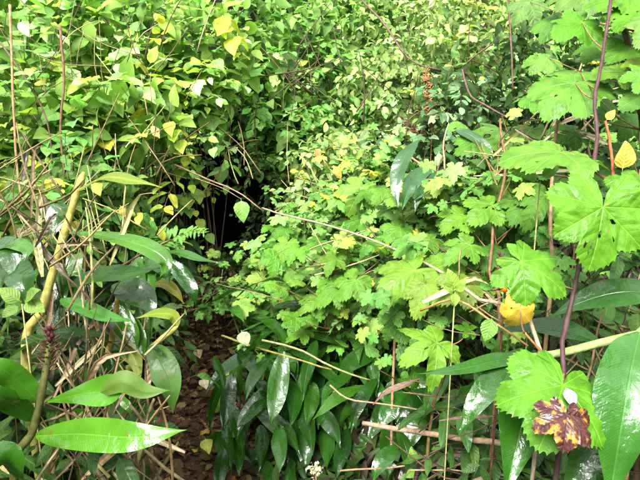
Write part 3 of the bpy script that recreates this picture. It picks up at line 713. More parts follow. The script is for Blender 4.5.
for i, L_ in enumerate(CL):
    pts = [C8(*q) for q in L_[:4]]; mx = pts[0][0]
    if i not in (2, 3): pts = [(pts[0][0] + (x_ - pts[0][0]) * 1.3, pts[0][1] + (y_ - pts[0][1]) * 1.35) for x_, y_ in pts]
    k = 0 if mx < 258 else (1 if mx < 325 else 2)
    d0 = (rc.uniform(2.25, 2.6) if i < 36 else rc.uniform(2.35, 2.75)) + (pts[0][1] < 350) * .1
    sp = [(*q, d0 - .06 * j) for j, q in enumerate(pts)]
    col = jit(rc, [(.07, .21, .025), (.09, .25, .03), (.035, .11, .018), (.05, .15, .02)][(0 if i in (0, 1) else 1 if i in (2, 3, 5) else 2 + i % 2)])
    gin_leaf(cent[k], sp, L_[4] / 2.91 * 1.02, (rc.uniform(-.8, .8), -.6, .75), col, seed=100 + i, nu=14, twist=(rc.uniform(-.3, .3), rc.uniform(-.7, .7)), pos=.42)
for k, ec in cent.items():     # shaded leaves behind, arching stalks
    for j in range(7):
        bx = ec.location + Vector((rc.uniform(-.25, .25), rc.uniform(-.1, .35), 0)); bx.z = h(bx.x, bx.y) - .02
        top = bx + Vector((rc.uniform(-.25, .15), rc.uniform(-.25, .1), rc.uniform(.4, .75)))
        cv = curve([bx, bx.lerp(top, .5) + Vector((0, .05, .08)), top], 7)
        v, f = tube_geo([q - bx for q in cv], [.007 - .0006 * q for q in range(7)], 6)
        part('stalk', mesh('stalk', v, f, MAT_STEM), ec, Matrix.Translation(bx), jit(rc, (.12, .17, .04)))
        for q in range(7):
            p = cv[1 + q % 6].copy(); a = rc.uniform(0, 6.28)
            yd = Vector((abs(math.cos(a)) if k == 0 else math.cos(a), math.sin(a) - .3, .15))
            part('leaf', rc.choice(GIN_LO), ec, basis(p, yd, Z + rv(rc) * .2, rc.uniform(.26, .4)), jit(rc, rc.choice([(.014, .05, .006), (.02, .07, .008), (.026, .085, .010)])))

e = empty('ginger_clump', to_ground(P(460, 450, 2.2)), 'dark ginger clump in the shade left of the lowest right lobed leaf', 'plant', 'ginger plants')
for q in range(4): ground_stalk(e, [(rc.uniform(410, 500), 440, 2.1), (rc.uniform(410, 500), 385, 2.05)], 4, (.10, .15, .04))
for q in range(30):
    x0 = rc.uniform(395, 515); y0 = rc.uniform(365, 450); dx = rc.uniform(-40, 30); L_ = rc.uniform(30, 62); d0 = rc.uniform(1.8, 2.15)
    gin_leaf(e, [(x0, y0, d0), (x0 + dx * .4, y0 + L_ * .2, d0 - .03), (x0 + dx * .8, y0 + L_ * .6, d0 - .06), (x0 + dx, y0 + L_, d0 - .08)], rc.uniform(14, 22), (rc.uniform(-.6, .6), -.6, .75), jit(rc, rc.choice([(.035, .11, .018), (.05, .15, .02), (.07, .21, .025)])), seed=500 + q, nu=12, twist=(rc.uniform(-.3, .3), rc.uniform(-.6, .6)))
# --- dark ginger behind the bramble in the right middle
e = empty('ginger_plant', to_ground(P(430, 250, 3.0)), 'ginger plant with dark blue-green glossy leaves in the right middle', 'plant', 'ginger plants')
ground_stalk(e, [(425, 250, 2.9), (418, 200, 2.85), (412, 170, 2.8)], 5, (.14, .2, .05))
for i, (sp, wp) in enumerate([([(418, 140), (404, 158), (396, 182), (398, 208)], 17), ([(432, 168), (418, 176), (408, 190), (402, 210)], 17), ([(445, 172), (432, 180), (420, 192), (415, 212)], 15),
                              ([(470, 186), (450, 182), (432, 188), (412, 202)], 13), ([(500, 192), (478, 184), (458, 182), (440, 190)], 10), ([(440, 150), (452, 160), (462, 175), (466, 195)], 13), ([(455, 130), (470, 135), (486, 148), (494, 166)], 13)]):
    gin_leaf(e, [(*q, 2.25 - .04 * j) for j, q in enumerate(sp)], wp, (.25 * (i % 3 - 1), -.55, .8), (.06, .15, .07), seed=60 + i, nu=12, twist=(0, .5 * (i % 2)))

# --- right ginger: thick leaning stem with long leaves
e = empty('ginger_plant', to_ground(P(680, 400, 1.3)), 'ginger plant with a thick green stem leaning in from the right edge', 'plant', 'ginger plants')
gnd = e.location.copy(); pts = [gnd] + [P(*q) for q in [(672, 330, 1.28), (640, 334, 1.27), (600, 343, 1.26), (560, 353, 1.27), (522, 358, 1.28)]]
cv = curve(pts, 18); v, f = tube_geo([q - gnd for q in cv], [M(10, 1.27) * .5 * (1 - .25 * i / 17) for i in range(18)], 8)
part('stalk', mesh('stalk', v, f, MAT_STEM), e, Matrix.Translation(gnd), (.26, .36, .12))
gin_leaf(e, [(530, 358, 1.28), (500, 360, 1.24), (462, 369, 1.2), (418, 374, 1.18)], 17, (0, -.55, .8), (.06, .18, .03), seed=71, nu=22)
gin_leaf(e, [(524, 362, 1.27), (498, 377, 1.22), (475, 404, 1.19), (458, 437, 1.18)], 25, (-.3, -.8, .5), (.06, .18, .025), seed=72, nu=22)
gin_leaf(e, [(600, 343, 1.27), (565, 330, 1.35), (530, 326, 1.42), (485, 330, 1.5)], 26, (0, -.6, .8), (.035, .11, .018), seed=73)
gin_leaf(e, [(672, 300, 1.25), (635, 292, 1.25), (595, 298, 1.28), (545, 318, 1.32)], 36, (0, -.55, .8), (.05, .15, .03), seed=74, nu=22)
gin_leaf(e, [(540, 362, 1.3), (530, 390, 1.2), (520, 430, 1.13), (504, 500, 1.08)], 54, (-.1, -.75, .6), (.055, .17, .025), seed=75, nu=24, nv=8)
e = empty('ginger_plant', to_ground(P(650, 500, 1.15)), 'ginger leaf shoot with a very broad glossy leaf in the bottom right corner', 'plant', 'ginger plants')
ground_stalk(e, [(655, 430, 1.15), (648, 370, 1.13), (640, 335, 1.12)], 8, (.26, .36, .12))
gin_leaf(e, [(640, 332, 1.10), (632, 365, 1.04), (622, 420, 1.0), (608, 510, .98)], 62, (-.15, -.8, .55), (.08, .24, .05), seed=76, nu=26, nv=8, pos=.5)
gin_leaf(e, [(640, 420, 1.2), (610, 440, 1.2), (585, 460, 1.2), (560, 500, 1.2)], 42, (0, -.7, .7), (.045, .14, .02), seed=77)

# ------------------------------------------------------------------ large lobed (palmate) plants, right foreground
def pal_leaf(parent, o, t, d, col, tilt=(0, -.75, .6), seed=0, stem_to=None, lobes=None, depth=.24, mat=None, holes=(), dt=0, droop=.2, cup=.12, name='leaf', scol=(.30, .16, .08), quilt=.02, ts=.6, **kw):
    rnd = random.Random(seed); O = P(*o, d); T = P(*t, d + dt); T = O + (T - O) * ts; s = (T - O).length
    lobes = lobes or ((0, 1.), (50, .94), (100, .8), (146, .55))
    if not holes and rnd.random() < .6: holes = [(rnd.uniform(-.6, .6), rnd.uniform(-.1, .7), rnd.uniform(.02, .045)) for _ in range(rnd.randint(1, 5))]
    wave_ = rnd.uniform(.04, .1); depth *= rnd.uniform(.85, 1.2); cup += rnd.uniform(-.15, .25); droop += rnd.uniform(-.05, .25)
    v, f, uv = palmate_geo(rnd, wave=wave_, lobes=lobes, depth=depth, nr=9, na=15, nteeth=kw.pop('nteeth', 5), teeth=kw.pop('teeth', .085), droop=droop, cup=cup, holes=holes, quilt=quilt, **kw)
    k_ = (1, 1, 1) if mat else (.31, .40, .15)
    lf = part(name, mesh('leaf', v, f, mat or MAT_PAL, uv), parent, basis(O, T - O, Vector(tilt), s), tuple(q * k for q, k in zip(col, k_)))
    if stem_to is not None:
        S_ = P(*stem_to); ml = O.lerp(S_, .5) + Vector((0, 0, -.01))
        pts = curve([O, ml, S_], 7); vt, ft = tube_geo([p - O for p in pts], [.0014 + .0002 * i for i in range(7)], 5)
        part('petiole', mesh('petiole', vt, ft, MAT_STEM), parent, Matrix.Translation(O), scol)
    return lf
def cane(parent, pts, rpx, col, name='cane', n=24, ground=True, wobble=.008):
    q = [P(*p) for p in pts]
    if ground: q = [to_ground(q[0])] + q
    cv = wob(curve(q, n), wobble, rpx); cv[0] = q[0]; base = cv[0]; r0 = M(rpx, pts[0][2]) * .5
    v, f = tube_geo([p - base for p in cv], [r0 * (1.15 - .35 * i / (n - 1)) * (1.14 if i % 4 == 2 else .95) for i in range(n)], 7)
    return part(name, mesh(name, v, f, MAT_STEM), parent, Matrix.Translation(base), col)
BR = (.19, .38, .06)
e = empty('lobed_leaf_plant', to_ground(P(565, 390, 1.3)), 'tall plant with a purple-brown cane and the largest lobed leaves, right foreground', 'plant', 'lobed-leaf plants')
cane(e, [(563, 400, 1.2), (565, 340, 1.22), (574, 290, 1.25), (587, 230, 1.28), (591, 180, 1.3), (597, 130, 1.33), (595, 95, 1.36), (604, 50, 1.4), (612, -10, 1.45)], 4.6, (.085, .045, .045))
pal_leaf(e, (603, 207), (597, 282), 1.13, (.20, .42, .06), (-.05, -.85, .5), 1, (588, 215, 1.27), holes=((-.16, .18, .035), (.22, .62, .03), (.08, .62, .028), (.14, .72, .025), (.0, .42, .025), (-.2, .46, .018)), ts=.86, depth=.17, lobes=((0, 1.), (48, .9), (98, .84), (148, .72)), dt=-.03, droop=.12)
pal_leaf(e, (521, 262), (579, 296), 1.2, (.20, .43, .07), (-.1, -.75, .65), 2, (575, 290, 1.25), ts=.9, depth=.26, lobes=((0, 1.), (50, .74), (104, .62), (150, .46)), dt=-.05, droop=.2)
pal_leaf(e, (563, 385), (550, 456), 1.04, (.18, .41, .05), (0, -.7, .7), 3, (564, 372, 1.2), ts=.88, depth=.15, holes=((.3, .5, .025),), lobes=((0, 1.), (50, .95), (100, .86), (148, .62)), dt=-.1, droop=.15)
pal_leaf(e, (575, 83), (523, 118), 1.5, (.19, .38, .09), (-.1, -.5, .85), 4, (597, 100, 1.36), dt=-.1, droop=.3, holes=((.1, .5, .03), (-.2, .4, .03)))
pal_leaf(e, (580, 72), (545, 78), 1.6, (.22, .42, .10), (-.1, -.4, .9), 5, (597, 90, 1.38), dt=-.1)
pal_leaf(e, (582, 22), (536, 48), 1.55, (.15, .38, .035), (-.05, -.75, .6), 6, (604, 50, 1.42), dt=-.05, lobes=((0, 1.), (50, .85), (100, .7), (148, .5)))
pal_leaf(e, (560, 152), (505, 172), 1.3, (.23, .42, .11), (-.1, -.4, .9), 7, (591, 180, 1.3), dt=-.15, holes=((.08, .55, .03),))
pal_leaf(e, (640, 185), (586, 205), 1.2, (.18, .37, .06), (.1, -.6, .75), 8, (640, 170, 1.3), depth=.3)
e = empty('lobed_leaf_plant', to_ground(P(645, 330, 1.5)), 'lobed-leaf plant filling the top right corner', 'plant', 'lobed-leaf plants')
cane(e, [(655, 330, 1.5), (648, 200, 1.5), (640, 100, 1.5), (625, 30, 1.5), (610, -15, 1.5)], 6, (.12, .08, .04))
for i, (o_, t_, d_, c_) in enumerate([((622, -2), (583, 20), 1.5, (.16, .36, .05)), ((640, 10), (602, 38), 1.45, (.17, .38, .05)), ((632, 45), (596, 62), 1.5, (.13, .33, .04)), ((660, 20), (620, 48), 1.3, (.26, .42, .16)),
                                      ((622, 72), (588, 82), 1.45, (.25, .42, .10)), ((655, 92), (604, 106), 1.4, (.20, .38, .12)), ((650, 62), (628, 78), 1.35, (.34, .42, .06)), ((650, 75), (628, 95), 1.25, (.2, .42, .07)), ((585, -8), (540, 14), 1.9, (.19, .34, .13)),
                                      ((530, 2), (505, 22), 2.1, (.20, .34, .15)), ((640, 120), (612, 140), 1.6, (.10, .24, .04)), ((610, 168), (570, 178), 1.7, (.08, .2, .04)), ((560, 20), (530, 40), 2.0, (.16, .32, .10)), ((548, 58), (520, 70), 1.9, (.22, .40, .12)), ((600, 100), (570, 112), 1.7, (.14, .3, .06)), ((535, 100), (508, 108), 2.0, (.18, .34, .10)), ((632, 150), (600, 158), 1.7, (.12, .28, .05)), ((575, 130), (545, 140), 1.8, (.10, .25, .05)), ((600, 45), (575, 60), 1.7, (.12, .3, .04))]):
    pal_leaf(e, o_, t_, d_, jit(random.Random(i), c_, .08), (-.05 + .1 * (i % 3), -.55, .75), 20 + i, (640, o_[1] + 30, 1.5), depth=.24, dt=-.05)
e = empty('lobed_leaf_plant', to_ground(P(505, 330, 1.7)), 'lobed-leaf plant with mid-size leaves left of the tan upright stem', 'plant', 'lobed-leaf plants')
cane(e, [(500, 330, 1.6), (490, 270, 1.7), (495, 215, 1.8), (505, 175, 1.9), (500, 120, 2.0)], 3.5, (.2, .12, .06))
for i, (o_, t_, d_, c_) in enumerate([((463, 215), (438, 228), 1.85, (.2, .38, .07)), ((492, 205), (468, 222), 1.8, (.2, .38, .07)), ((500, 185), (478, 200), 2.0, (.17, .33, .07)), ((530, 200), (505, 222), 1.75, (.13, .29, .05)), ((545, 195), (528, 222), 1.7, (.16, .33, .05)),
                                      ((470, 245), (445, 256), 1.7, (.2, .37, .08)), ((500, 250), (482, 262), 1.75, (.08, .2, .04)), ((450, 262), (425, 272), 1.75, (.25, .38, .08)), ((465, 285), (438, 296), 1.6, (.28, .40, .10)), ((430, 240), (412, 252), 2.0, (.2, .36, .07)),
                                      ((440, 285), (410, 298), 1.7, (.3, .40, .10)), ((415, 270), (375, 290), 1.7, (.28, .40, .10)), ((425, 285), (415, 318), 1.65, (.28, .38, .10)), ((490, 215), (460, 240), 2.0, (.10, .24, .04)), ((480, 140), (455, 155), 2.2, (.14, .30, .06)),
                                      ((470, 130), (450, 118), 2.3, (.22, .36, .12)), ((520, 160), (495, 150), 2.1, (.12, .26, .06)), ((500, 130), (478, 122), 2.3, (.16, .28, .12)), ((530, 130), (508, 140), 2.1, (.14, .28, .08)), ((560, 225), (535, 235), 1.7, (.09, .22, .04)),
                                      ((400, 228), (378, 238), 2.3, (.18, .36, .07)), ((340, 285), (312, 300), 2.3, (.18, .36, .06)), ((355, 280), (335, 302), 2.25, (.2, .38, .07)), ((400, 305), (375, 318), 2.0, (.12, .28, .05)), ((395, 320), (408, 345), 1.9, (.12, .3, .05)), ((460, 235), (480, 252), 1.9, (.12, .28, .05))]):
    pal_leaf(e, o_, t_, d_, jit(random.Random(i), c_, .08), (-.1 + .1 * (i % 3), -.5, .8), 50 + i, (497, min(o_[1] + 45, 320), 1.8) if o_[0] > 420 else None, depth=.3, dt=-.06, ts=.9, lobes=((0, 1.), (54, .85), (108, .62)), nteeth=4, teeth=.13)
rx_ = random.Random(64)
for lab, x0, x1, y0, y1, d0, d1, n_, rt in [('lobed-leaf plant spreading over the slope below the arching cane', 275, 415, 240, 335, 2.3, 2.8, 30, (345, 330, 2.7)),
                                            ('lobed-leaf plant spreading above the arching cane', 345, 470, 185, 245, 2.2, 2.7, 20, (420, 260, 2.6)), ('lobed-leaf plant with pale leaves at the right rim of the hollow', 268, 330, 225, 300, 2.9, 3.2, 14, (300, 300, 3.1))]:
    e = empty('lobed_leaf_plant', to_ground(P(*rt)), lab, 'plant', 'lobed-leaf plants')
    cane(e, [rt, (rt[0] - 10, rt[1] - 50, rt[2] - .05)], 2.5, (.16, .1, .05))
    for q in range(n_):
        ox, oy, d_ = rx_.uniform(x0, x1), rx_.uniform(y0, y1), rx_.uniform(d0, d1); a = R(rx_.uniform(120, 260)); r_ = rx_.uniform(11, 24)
        pal_leaf(e, (ox, oy), (ox + r_ * math.cos(a), oy + r_ * .6 - r_ * .5 * math.sin(a)), d_, jit(rx_, rx_.choice([(.20, .40, .08), (.26, .44, .10), (.15, .34, .06), (.30, .44, .14)]), .12), (rx_.uniform(-.3, .3), -.5, .8), 400 + q, (rt[0] - 8 + rx_.uniform(-12, 12), min(oy + 30, rt[1]), d_ + .12), depth=.34, dt=-.06, ts=1., lobes=((0, 1.), (54, .85), (108, .62)), nteeth=3, teeth=.13)
e = empty('lobed_leaf_plant', to_ground(P(430, 430, 1.8)), 'small lobed-leaf plant with one bright star-shaped leaf in the lower middle', 'plant', 'lobed-leaf plants')
cane(e, [(430, 425, 1.75), (442, 380, 1.7), (452, 345, 1.6)], 3, (.2, .14, .06))
pal_leaf(e, (437, 343), (404, 355), 1.5, (.27, .45, .09), (-.1, -.7, .7), 90, (452, 345, 1.6), ts=1., depth=.5, lobes=((0, 1.), (58, 1.), (118, .75)), nteeth=4, teeth=.12, dt=-.05)
pal_leaf(e, (410, 380), (408, 402), 1.7, (.11, .28, .04), (0, -.9, .4), 91, (440, 380, 1.7), depth=.2, lobes=((0, 1.), (58, .95), (118, .8)))
pal_leaf(e, (470, 330), (440, 322), 1.6, (.15, .34, .05), (0, -.6, .8), 92, (452, 345, 1.6), depth=.45, lobes=((0, 1.), (58, .7), (118, .5)))
pal_leaf(e, (498, 345), (488, 362), 1.5, (.08, .22, .03), (0, -.9, .3), 93, None, depth=.3)
# yellowing lobed leaf and its red-brown petiole
e = empty('lobed_leaf_plant', to_ground(P(550, 370, 1.35)), 'thin red-brown shoot bearing the half green, half yellow leaf', 'plant', 'lobed-leaf plants')
cane(e, [(566, 388, 1.21), (552, 366, 1.2), (540, 350, 1.2), (524, 333, 1.2)], 3, (.30, .14, .05), n=10, ground=False)
pal_leaf(e, (520, 308), (511, 335), 1.19, (.36, .25, .025), (0, -.9, .35), 94, (524, 333, 1.2), ts=.72, quilt=.004, depth=.10, mat=MAT_YEL, lobes=((0, 1.), (58, .95), (118, .8)), droop=.4)
pal_leaf(e, (509, 306), (497, 300), 1.21, (.22, .40, .06), (0, -.8, .5), 95, None, depth=.15, lobes=((0, 1.), (58, 1.1), (118, 1.)))
o = part('leaf', OV_BROAD[2], e, basis(P(492, 316, 1.2), P(486, 340, 1.19) - P(492, 316, 1.2), Vector((0, -.9, .3)), M(27, 1.2)), (.09, .2, .025))
# maroon dead leaf, white petal
O = P(566, 414, .955); rnd = random.Random(4)
v, f, uv = palmate_geo(rnd, lobes=((0, 1.), (48, 1.0), (100, .85), (148, .6)), depth=.2, nr=10, na=12, droop=.3, cup=.35, teeth=.07, nteeth=4, wave=.08)
o = part('dead_leaf', mesh('dead_leaf', v, f, MAT_MAROON, uv), None, basis(O, P(568, 458, .90) - O, Vector((0, -.75, .65)), M(36, .95)), (.045, .012, .010))
tag(o, 'dead maroon leaf with yellow blotches lying on the lowest right lobed leaf', 'leaf')
m_, nt_ = new_mat('white_petal'); pb = N(nt_, 'ShaderNodeBsdfPrincipled'); pb.inputs['Base Color'].default_value = (.55, .53, .46, 1); pb.inputs['Roughness'].default_value = .5
nt_.links.new(pb.outputs[0], N(nt_, 'ShaderNodeOutputMaterial').inputs[0])
v, f, uv = ovate_geo(random.Random(2), wl=.75, pos=.5, fold=.2, droop=.15, pet=.02)
o = part('petal', mesh('petal', v, f, m_, uv), None, basis(P(566, 388, 1.02), P(574, 404, 1.0) - P(566, 388, 1.02), Vector((0, -.8, .6)), M(19, 1.02)))
tag(o, 'single white petal lying at the top of the lowest right lobed leaf', 'petal')
# yellow leaf and red shoot at the right edge
e = empty('yellow_leaf_shoot', to_ground(P(640, 230, 1.4)), 'thin red-brown twig with one pale yellow leaf at the right edge', 'plant')
cane(e, [(660, 208, 1.25), (640, 196, 1.25), (605, 177, 1.27), (571, 154, 1.3)], 4, (.24, .13, .08), name='twig')
cane(e, [(613, 180, 1.26), (609, 155, 1.25), (606, 120, 1.25)], 3, (.36, .13, .05), name='twig', ground=False)
part('leaf', OV_BROAD[3], e, basis(P(622, 172, 1.24), P(624, 142, 1.22) - P(622, 172, 1.24), Vector((0, -.9, .3)), M(31, 1.23), 1.05), (.40, .33, .06))
part('leaf', OV_BROAD[1], e, basis(P(606, 121, 1.25), P(612, 113, 1.24) - P(606, 121, 1.25), Vector((0, -.7, .6)), M(13, 1.23), 1.1), (.36, .34, .05))
# tan upright stem
def thing_tube(name, pts, rpx, col, label, cat, group=None, n=12, wobble=.004, ground=False, taper=.7, sides=6):
    q = [P(*p) for p in pts]
    if ground: q = [to_ground(q[0])] + q
    cv = wob(curve(q, n), wobble, rpx + len(label)); r0 = M(rpx, pts[0][2]) * .5
    v, f = tube_geo(cv, [r0 * (1 + (taper - 1) * i / (n - 1)) for i in range(n)], sides)
    return single(name, mesh(name, v, f, MAT_STEM), q[0], label, cat, group, col)
thing_tube('tan_cane', [(550, 300, 1.6), (550, 225, 1.6), (553, 160, 1.62), (560, 105, 1.65)], 4.5, (.36, .24, .14), 'straight tan stem standing left of the purple-brown cane', 'stem', ground=True)
thing_tube('arching_cane', [(540, 350, 1.25), (480, 300, 1.42), (430, 266, 1.75), (380, 243, 2.1), (330, 226, 2.5), (285, 215, 2.8), (262, 208, 3.0)], 4.3, (.42, .34, .24), 'long pale arching cane crossing the middle of the picture', 'cane', n=22, ground=True, taper=.95)
thing_tube('twig', [(395, 337, 2.0), (405, 312, 2.0), (420, 285, 2.0)], 3, (.42, .28, .16), 'short tan twig leaning below the arching cane', 'twig', ground=True)
thing_tube('stick', [(363, 423, 1.9), (405, 430, 1.8), (450, 437, 1.7), (505, 444, 1.6)], 5, (.36, .26, .17), 'pinkish tan broken stick lying across the lower middle', 'stick', taper=1.1)
thing_tube('stem', [(222, 336, 2.4), (250, 345, 2.3), (290, 357, 2.25), (332, 370, 2.25)], 2.4, (.38, .34, .08), 'yellowish stem lying over the top of the dark ginger clump', 'stem', n=12)
thing_tube('stem', [(262, 340, 2.2), (300, 350, 2.15), (335, 368, 2.1), (370, 380, 2.1)], 2.5, (.30, .30, .14), 'thin grey-green stem crossing the dark ginger clump', 'stem')
thing_tube('twig', [(330, 385, 2.0), (352, 400, 1.95), (400, 406, 1.9), (440, 414, 1.85)], 2, (.34, .26, .14), 'thin twig bending under the dull round lobed leaf', 'twig')
thing_tube('twig', [(340, 470, 1.9), (400, 466, 1.85), (450, 452, 1.8), (500, 440, 1.75)], 2, (.30, .20, .12), 'thin brown twig low in the bottom middle', 'twig')
thing_tube('twig', [(175, 165, 2.9), (205, 178, 2.9), (238, 192, 2.85), (262, 210, 2.85)], 1.8, (.30, .2, .12), 'thin twig reaching across the dark hollow', 'twig')
thing_tube('twig', [(60, 25, 2.3), (64, 80, 2.3), (60, 130, 2.3), (64, 180, 2.3), (55, 230, 2.3)], 2.6, (.22, .12, .07), 'upright reddish twig in front of the upper left shrubs', 'twig', ground=False, n=14)
thing_tube('twig', [(10, 5, 2.0), (12, 60, 2.0), (14, 115, 2.0), (20, 190, 2.0), (38, 220, 2.0)], 2.6, (.48, .30, .16), 'long tan twig running down the left picture edge', 'twig', n=14)
thing_tube('twig', [(0, 42, 2.4), (30, 85, 2.4), (48, 125, 2.4), (52, 165, 2.4)], 2, (.16, .10, .07), 'dark diagonal twig in the upper left', 'twig')
thing_tube('twig', [(362, 0, 4.2), (385, 25, 4.0), (410, 60, 3.9), (440, 70, 3.9)], 2, (.14, .09, .07), 'dark twig descending from the top edge right of centre', 'twig')
thing_tube('twig', [(462, 70, 2.8), (470, 95, 2.7), (485, 105, 2.6), (508, 118, 2.5)], 2.2, (.13, .08, .07), 'dark curved twig right of the rusty seed plume', 'twig')
thing_tube('twig', [(508, -10, 2.6), (511, 40, 2.6), (513, 90, 2.6)], 2.2, (.13, .08, .06), 'dark upright twig left of the top right lobed leaves', 'twig')
thing_tube('twig', [(392, 145, 2.9), (415, 160, 2.8), (432, 175, 2.7)], 2.2, (.42, .24, .12), 'short orange-brown twig over the dark glossy leaves in the right middle', 'twig')
thing_tube('twig', [(444, 187, 2.3), (456, 175, 2.3), (475, 158, 2.3), (490, 150, 2.3)], 2.4, (.34, .22, .12), 'tan twig rising right of the dark glossy leaves', 'twig')
thing_tube('stem', [(420, 310, 1.6), (455, 300, 1.5), (490, 320, 1.4), (528, 345, 1.35)], 2.5, (.46, .26, .10), 'orange-brown twig behind the small oval leaf', 'stem')

# hanging heart-shaped leaf at the hollow
e = empty('hanging_leaf_twig', P(195, 178, 2.8), 'single light green heart-shaped leaf hanging on a twig in the dark hollow', 'leaf')
q = [P(195, 178, 2.8), P(222, 188, 2.8), P(241, 199, 2.8)]
v, f = tube_geo([p - e.location for p in curve(q, 7)], .0022, 4); part('twig', mesh('twig', v, f, MAT_STEM), e, Matrix.Translation(e.location), (.3, .22, .12))
part('leaf', OV_BROAD[0], e, basis(P(241, 198, 2.8), P(243, 223, 2.78) - P(241, 198, 2.8), Vector((0, -.9, .3)), M(25, 2.8), 1.0), (.14, .28, .05))
# berries and seed plumes
def seed_spike(label, p0, p1, d, col, n, ln, capcol=None, capat=()):
    a, b = P(*p0, d), P(*p1, d); rs = random.Random(len(label)); e = empty('seed_spike', to_ground(a), label, 'seed head')
    g0 = e.location.copy(); cv = curve([g0, a, a.lerp(b, .5) + Vector((.01, 0, 0)), b], 10); v, f = tube_geo([p - g0 for p in cv], [.004 - .0002 * i for i in range(10)], 5)
    part('stalk', mesh('stalk', v, f, MAT_STEM), e, Matrix.Translation(g0), col)
    for k in range(n):
        t = rs.random(); q = a.lerp(b, t); dr = (rv(rs) + (b - a).normalized() * .6).normalized(); L_ = ln * rs.uniform(.6, 1.2) * (1.15 - .6 * t)
        vt, ft = tube_geo([Vector((0, 0, 0)), dr * L_ * .6, dr * L_], [ln * .06, ln * .09, ln * .02], 4)
        part('bract', mesh('bract', vt, ft, MAT_STEM), e, Matrix.Translation(q), jit(rs, col, .3))
    for c_ in capat:
        q = P(*c_, d - .03); vt, ft = tube_geo([Vector((0, 0, -.008)), Vector((0, -.002, -.003)), Vector((0, -.003, .004)), Vector((0, -.002, .009))], [.004, .010, .009, .003], 7)
        part('berry', mesh('berry', vt, ft, MAT_STEM), e, Matrix.Translation(q), capcol)
seed_spike('brown bract spike with an orange berry beside the half yellow leaf', (505, 292), (500, 255), 1.45, (.15, .07, .05), 34, .035, (.75, .10, .01), ((502, 286), (500, 282), (504, 289)))
seed_spike('tall rusty seed plume in the upper right middle', (432, 128), (426, 68), 3.3, (.30, .16, .07), 120, .06)
seed_spike('dark curved seed plume left of the tall rusty one', (425, 140), (402, 118), 3.3, (.16, .08, .05), 70, .05)
for (px, py, d, s, c, lab) in [(315, 148, 3.6, .09, (.60, .14, .02), 'small orange-red leaf in the middle shrubs'), (333, 165, 3.5, .11, (.62, .32, .03), 'yellow-orange curled leaf in the middle shrubs'),
                               (152, 124, 2.6, .09, (.60, .40, .10), 'pale orange leaf among the upper left shrubs'), (400, 264, 2.2, .09, (.60, .42, .03), 'yellow shrivelled leaf beside the arching cane'), (120, 205, 1.8, .05, (.55, .4, .05), 'small yellow leaf above the long left ginger leaf'),
                               (3, 440, 1.35, .10, (.60, .50, .18), 'pale dead leaf at the left edge under the ginger leaves'), (46, 178, 2.2, .07, (.6, .5, .04), 'yellow leaf by the tan twig on the left'), (95, 180, 1.5, .06, (.34, .44, .06), 'round yellow-green leaf on top of the thick yellow stalk')]:
    o = part('coloured_leaf', OV_DEAD[len(lab) % 6] if c[1] < .43 else OV_BROAD[len(lab) % 9], None, basis(P(px, py, d), Vector((.3, -.3, -.5)), Vector((0, -.8, .5)), s), tuple(q * .68 for q in c)); tag(o, lab, 'leaf')
# pale dry flower, cream dead leaf in the gully
e = empty('dry_flower', to_ground(P(316, 470, 2.0)), 'pale dry fluffy flower head at the bottom centre', 'flower')
g0 = e.location.copy(); tp = P(316, 476, 1.95); v, f = tube_geo([p - g0 for p in curve([g0, tp], 5)], .003, 5); part('stalk', mesh('stalk', v, f, MAT_STEM), e, Matrix.Translation(g0), (.3, .2, .1))
rs = random.Random(6)
for k in range(60):
    q = P(316, 470, 1.95) + Vector((rs.gauss(0, .012), rs.gauss(0, .01), rs.gauss(0, .014)))
    part('floret', OV_BROAD[k % 9], e, basis(q, rv(rs), rv(rs), rs.uniform(.012, .02)), (.55, .50, .34))
o = part('coloured_leaf', OV_BROAD[4], None, basis(P(241, 330, 2.2), P(246, 346, 2.17) - P(241, 330, 2.2), Vector((0, -.8, .6)), M(18, 2.2), 1.2), (.34, .37, .22)); tag(o, 'cream-coloured leaf lying on top of the dark ginger clump', 'leaf')
# bright oval seedling at the left edge, tiny seedlings
def seedling(label, leaves, d, col, base):
    b = to_ground(P(*base, d)); e = empty('seedling', b, label, 'plant'); tops = P(*base, d)
    v, f = tube_geo([p - b for p in curve([b, tops], 5)], .002, 5); part('stem', mesh('stem', v, f, MAT_STEM), e, Matrix.Translation(b), (.3, .3, .12))
    for i, (o_, t_) in enumerate(leaves):
        O, T = P(*o_, d), P(*t_, d - .02); part('leaf', OV_BROAD[(i * 2 + 1) % 9], e, basis(O, T - O, Vector((0, -.75, .6)), (T - O).length), jit(random.Random(i), tuple(q * .55 for q in col), .1))
seedling('seedling with bright oval leaves in front of the yellow ginger stalk', [((22, 302), (-2, 288)), ((24, 300), (42, 290)), ((24, 300), (44, 312)), ((20, 305), (2, 318))], 1.35, (.22, .42, .07), (22, 304))
seedling('seedling with a small upright leaf at the bottom middle', [((413, 463), (412, 449)), ((416, 470), (405, 478))], 1.7, (.24, .45, .07), (414, 470))
seedling('seedling with bright pointed leaves above the orange-brown twig', [((455, 292), (450, 270)), ((455, 292), (455, 307)), ((455, 292), (466, 280)), ((455, 292), (442, 285))], 1.45, (.26, .46, .06), (455, 293))
seedling('seedling with a bright pointed leaf above the tall rusty stems at the right', [((540, 178), (515, 170)), ((540, 178), (560, 168)), ((538, 172), (533, 152))], 1.4, (.18, .4, .05), (540, 182))
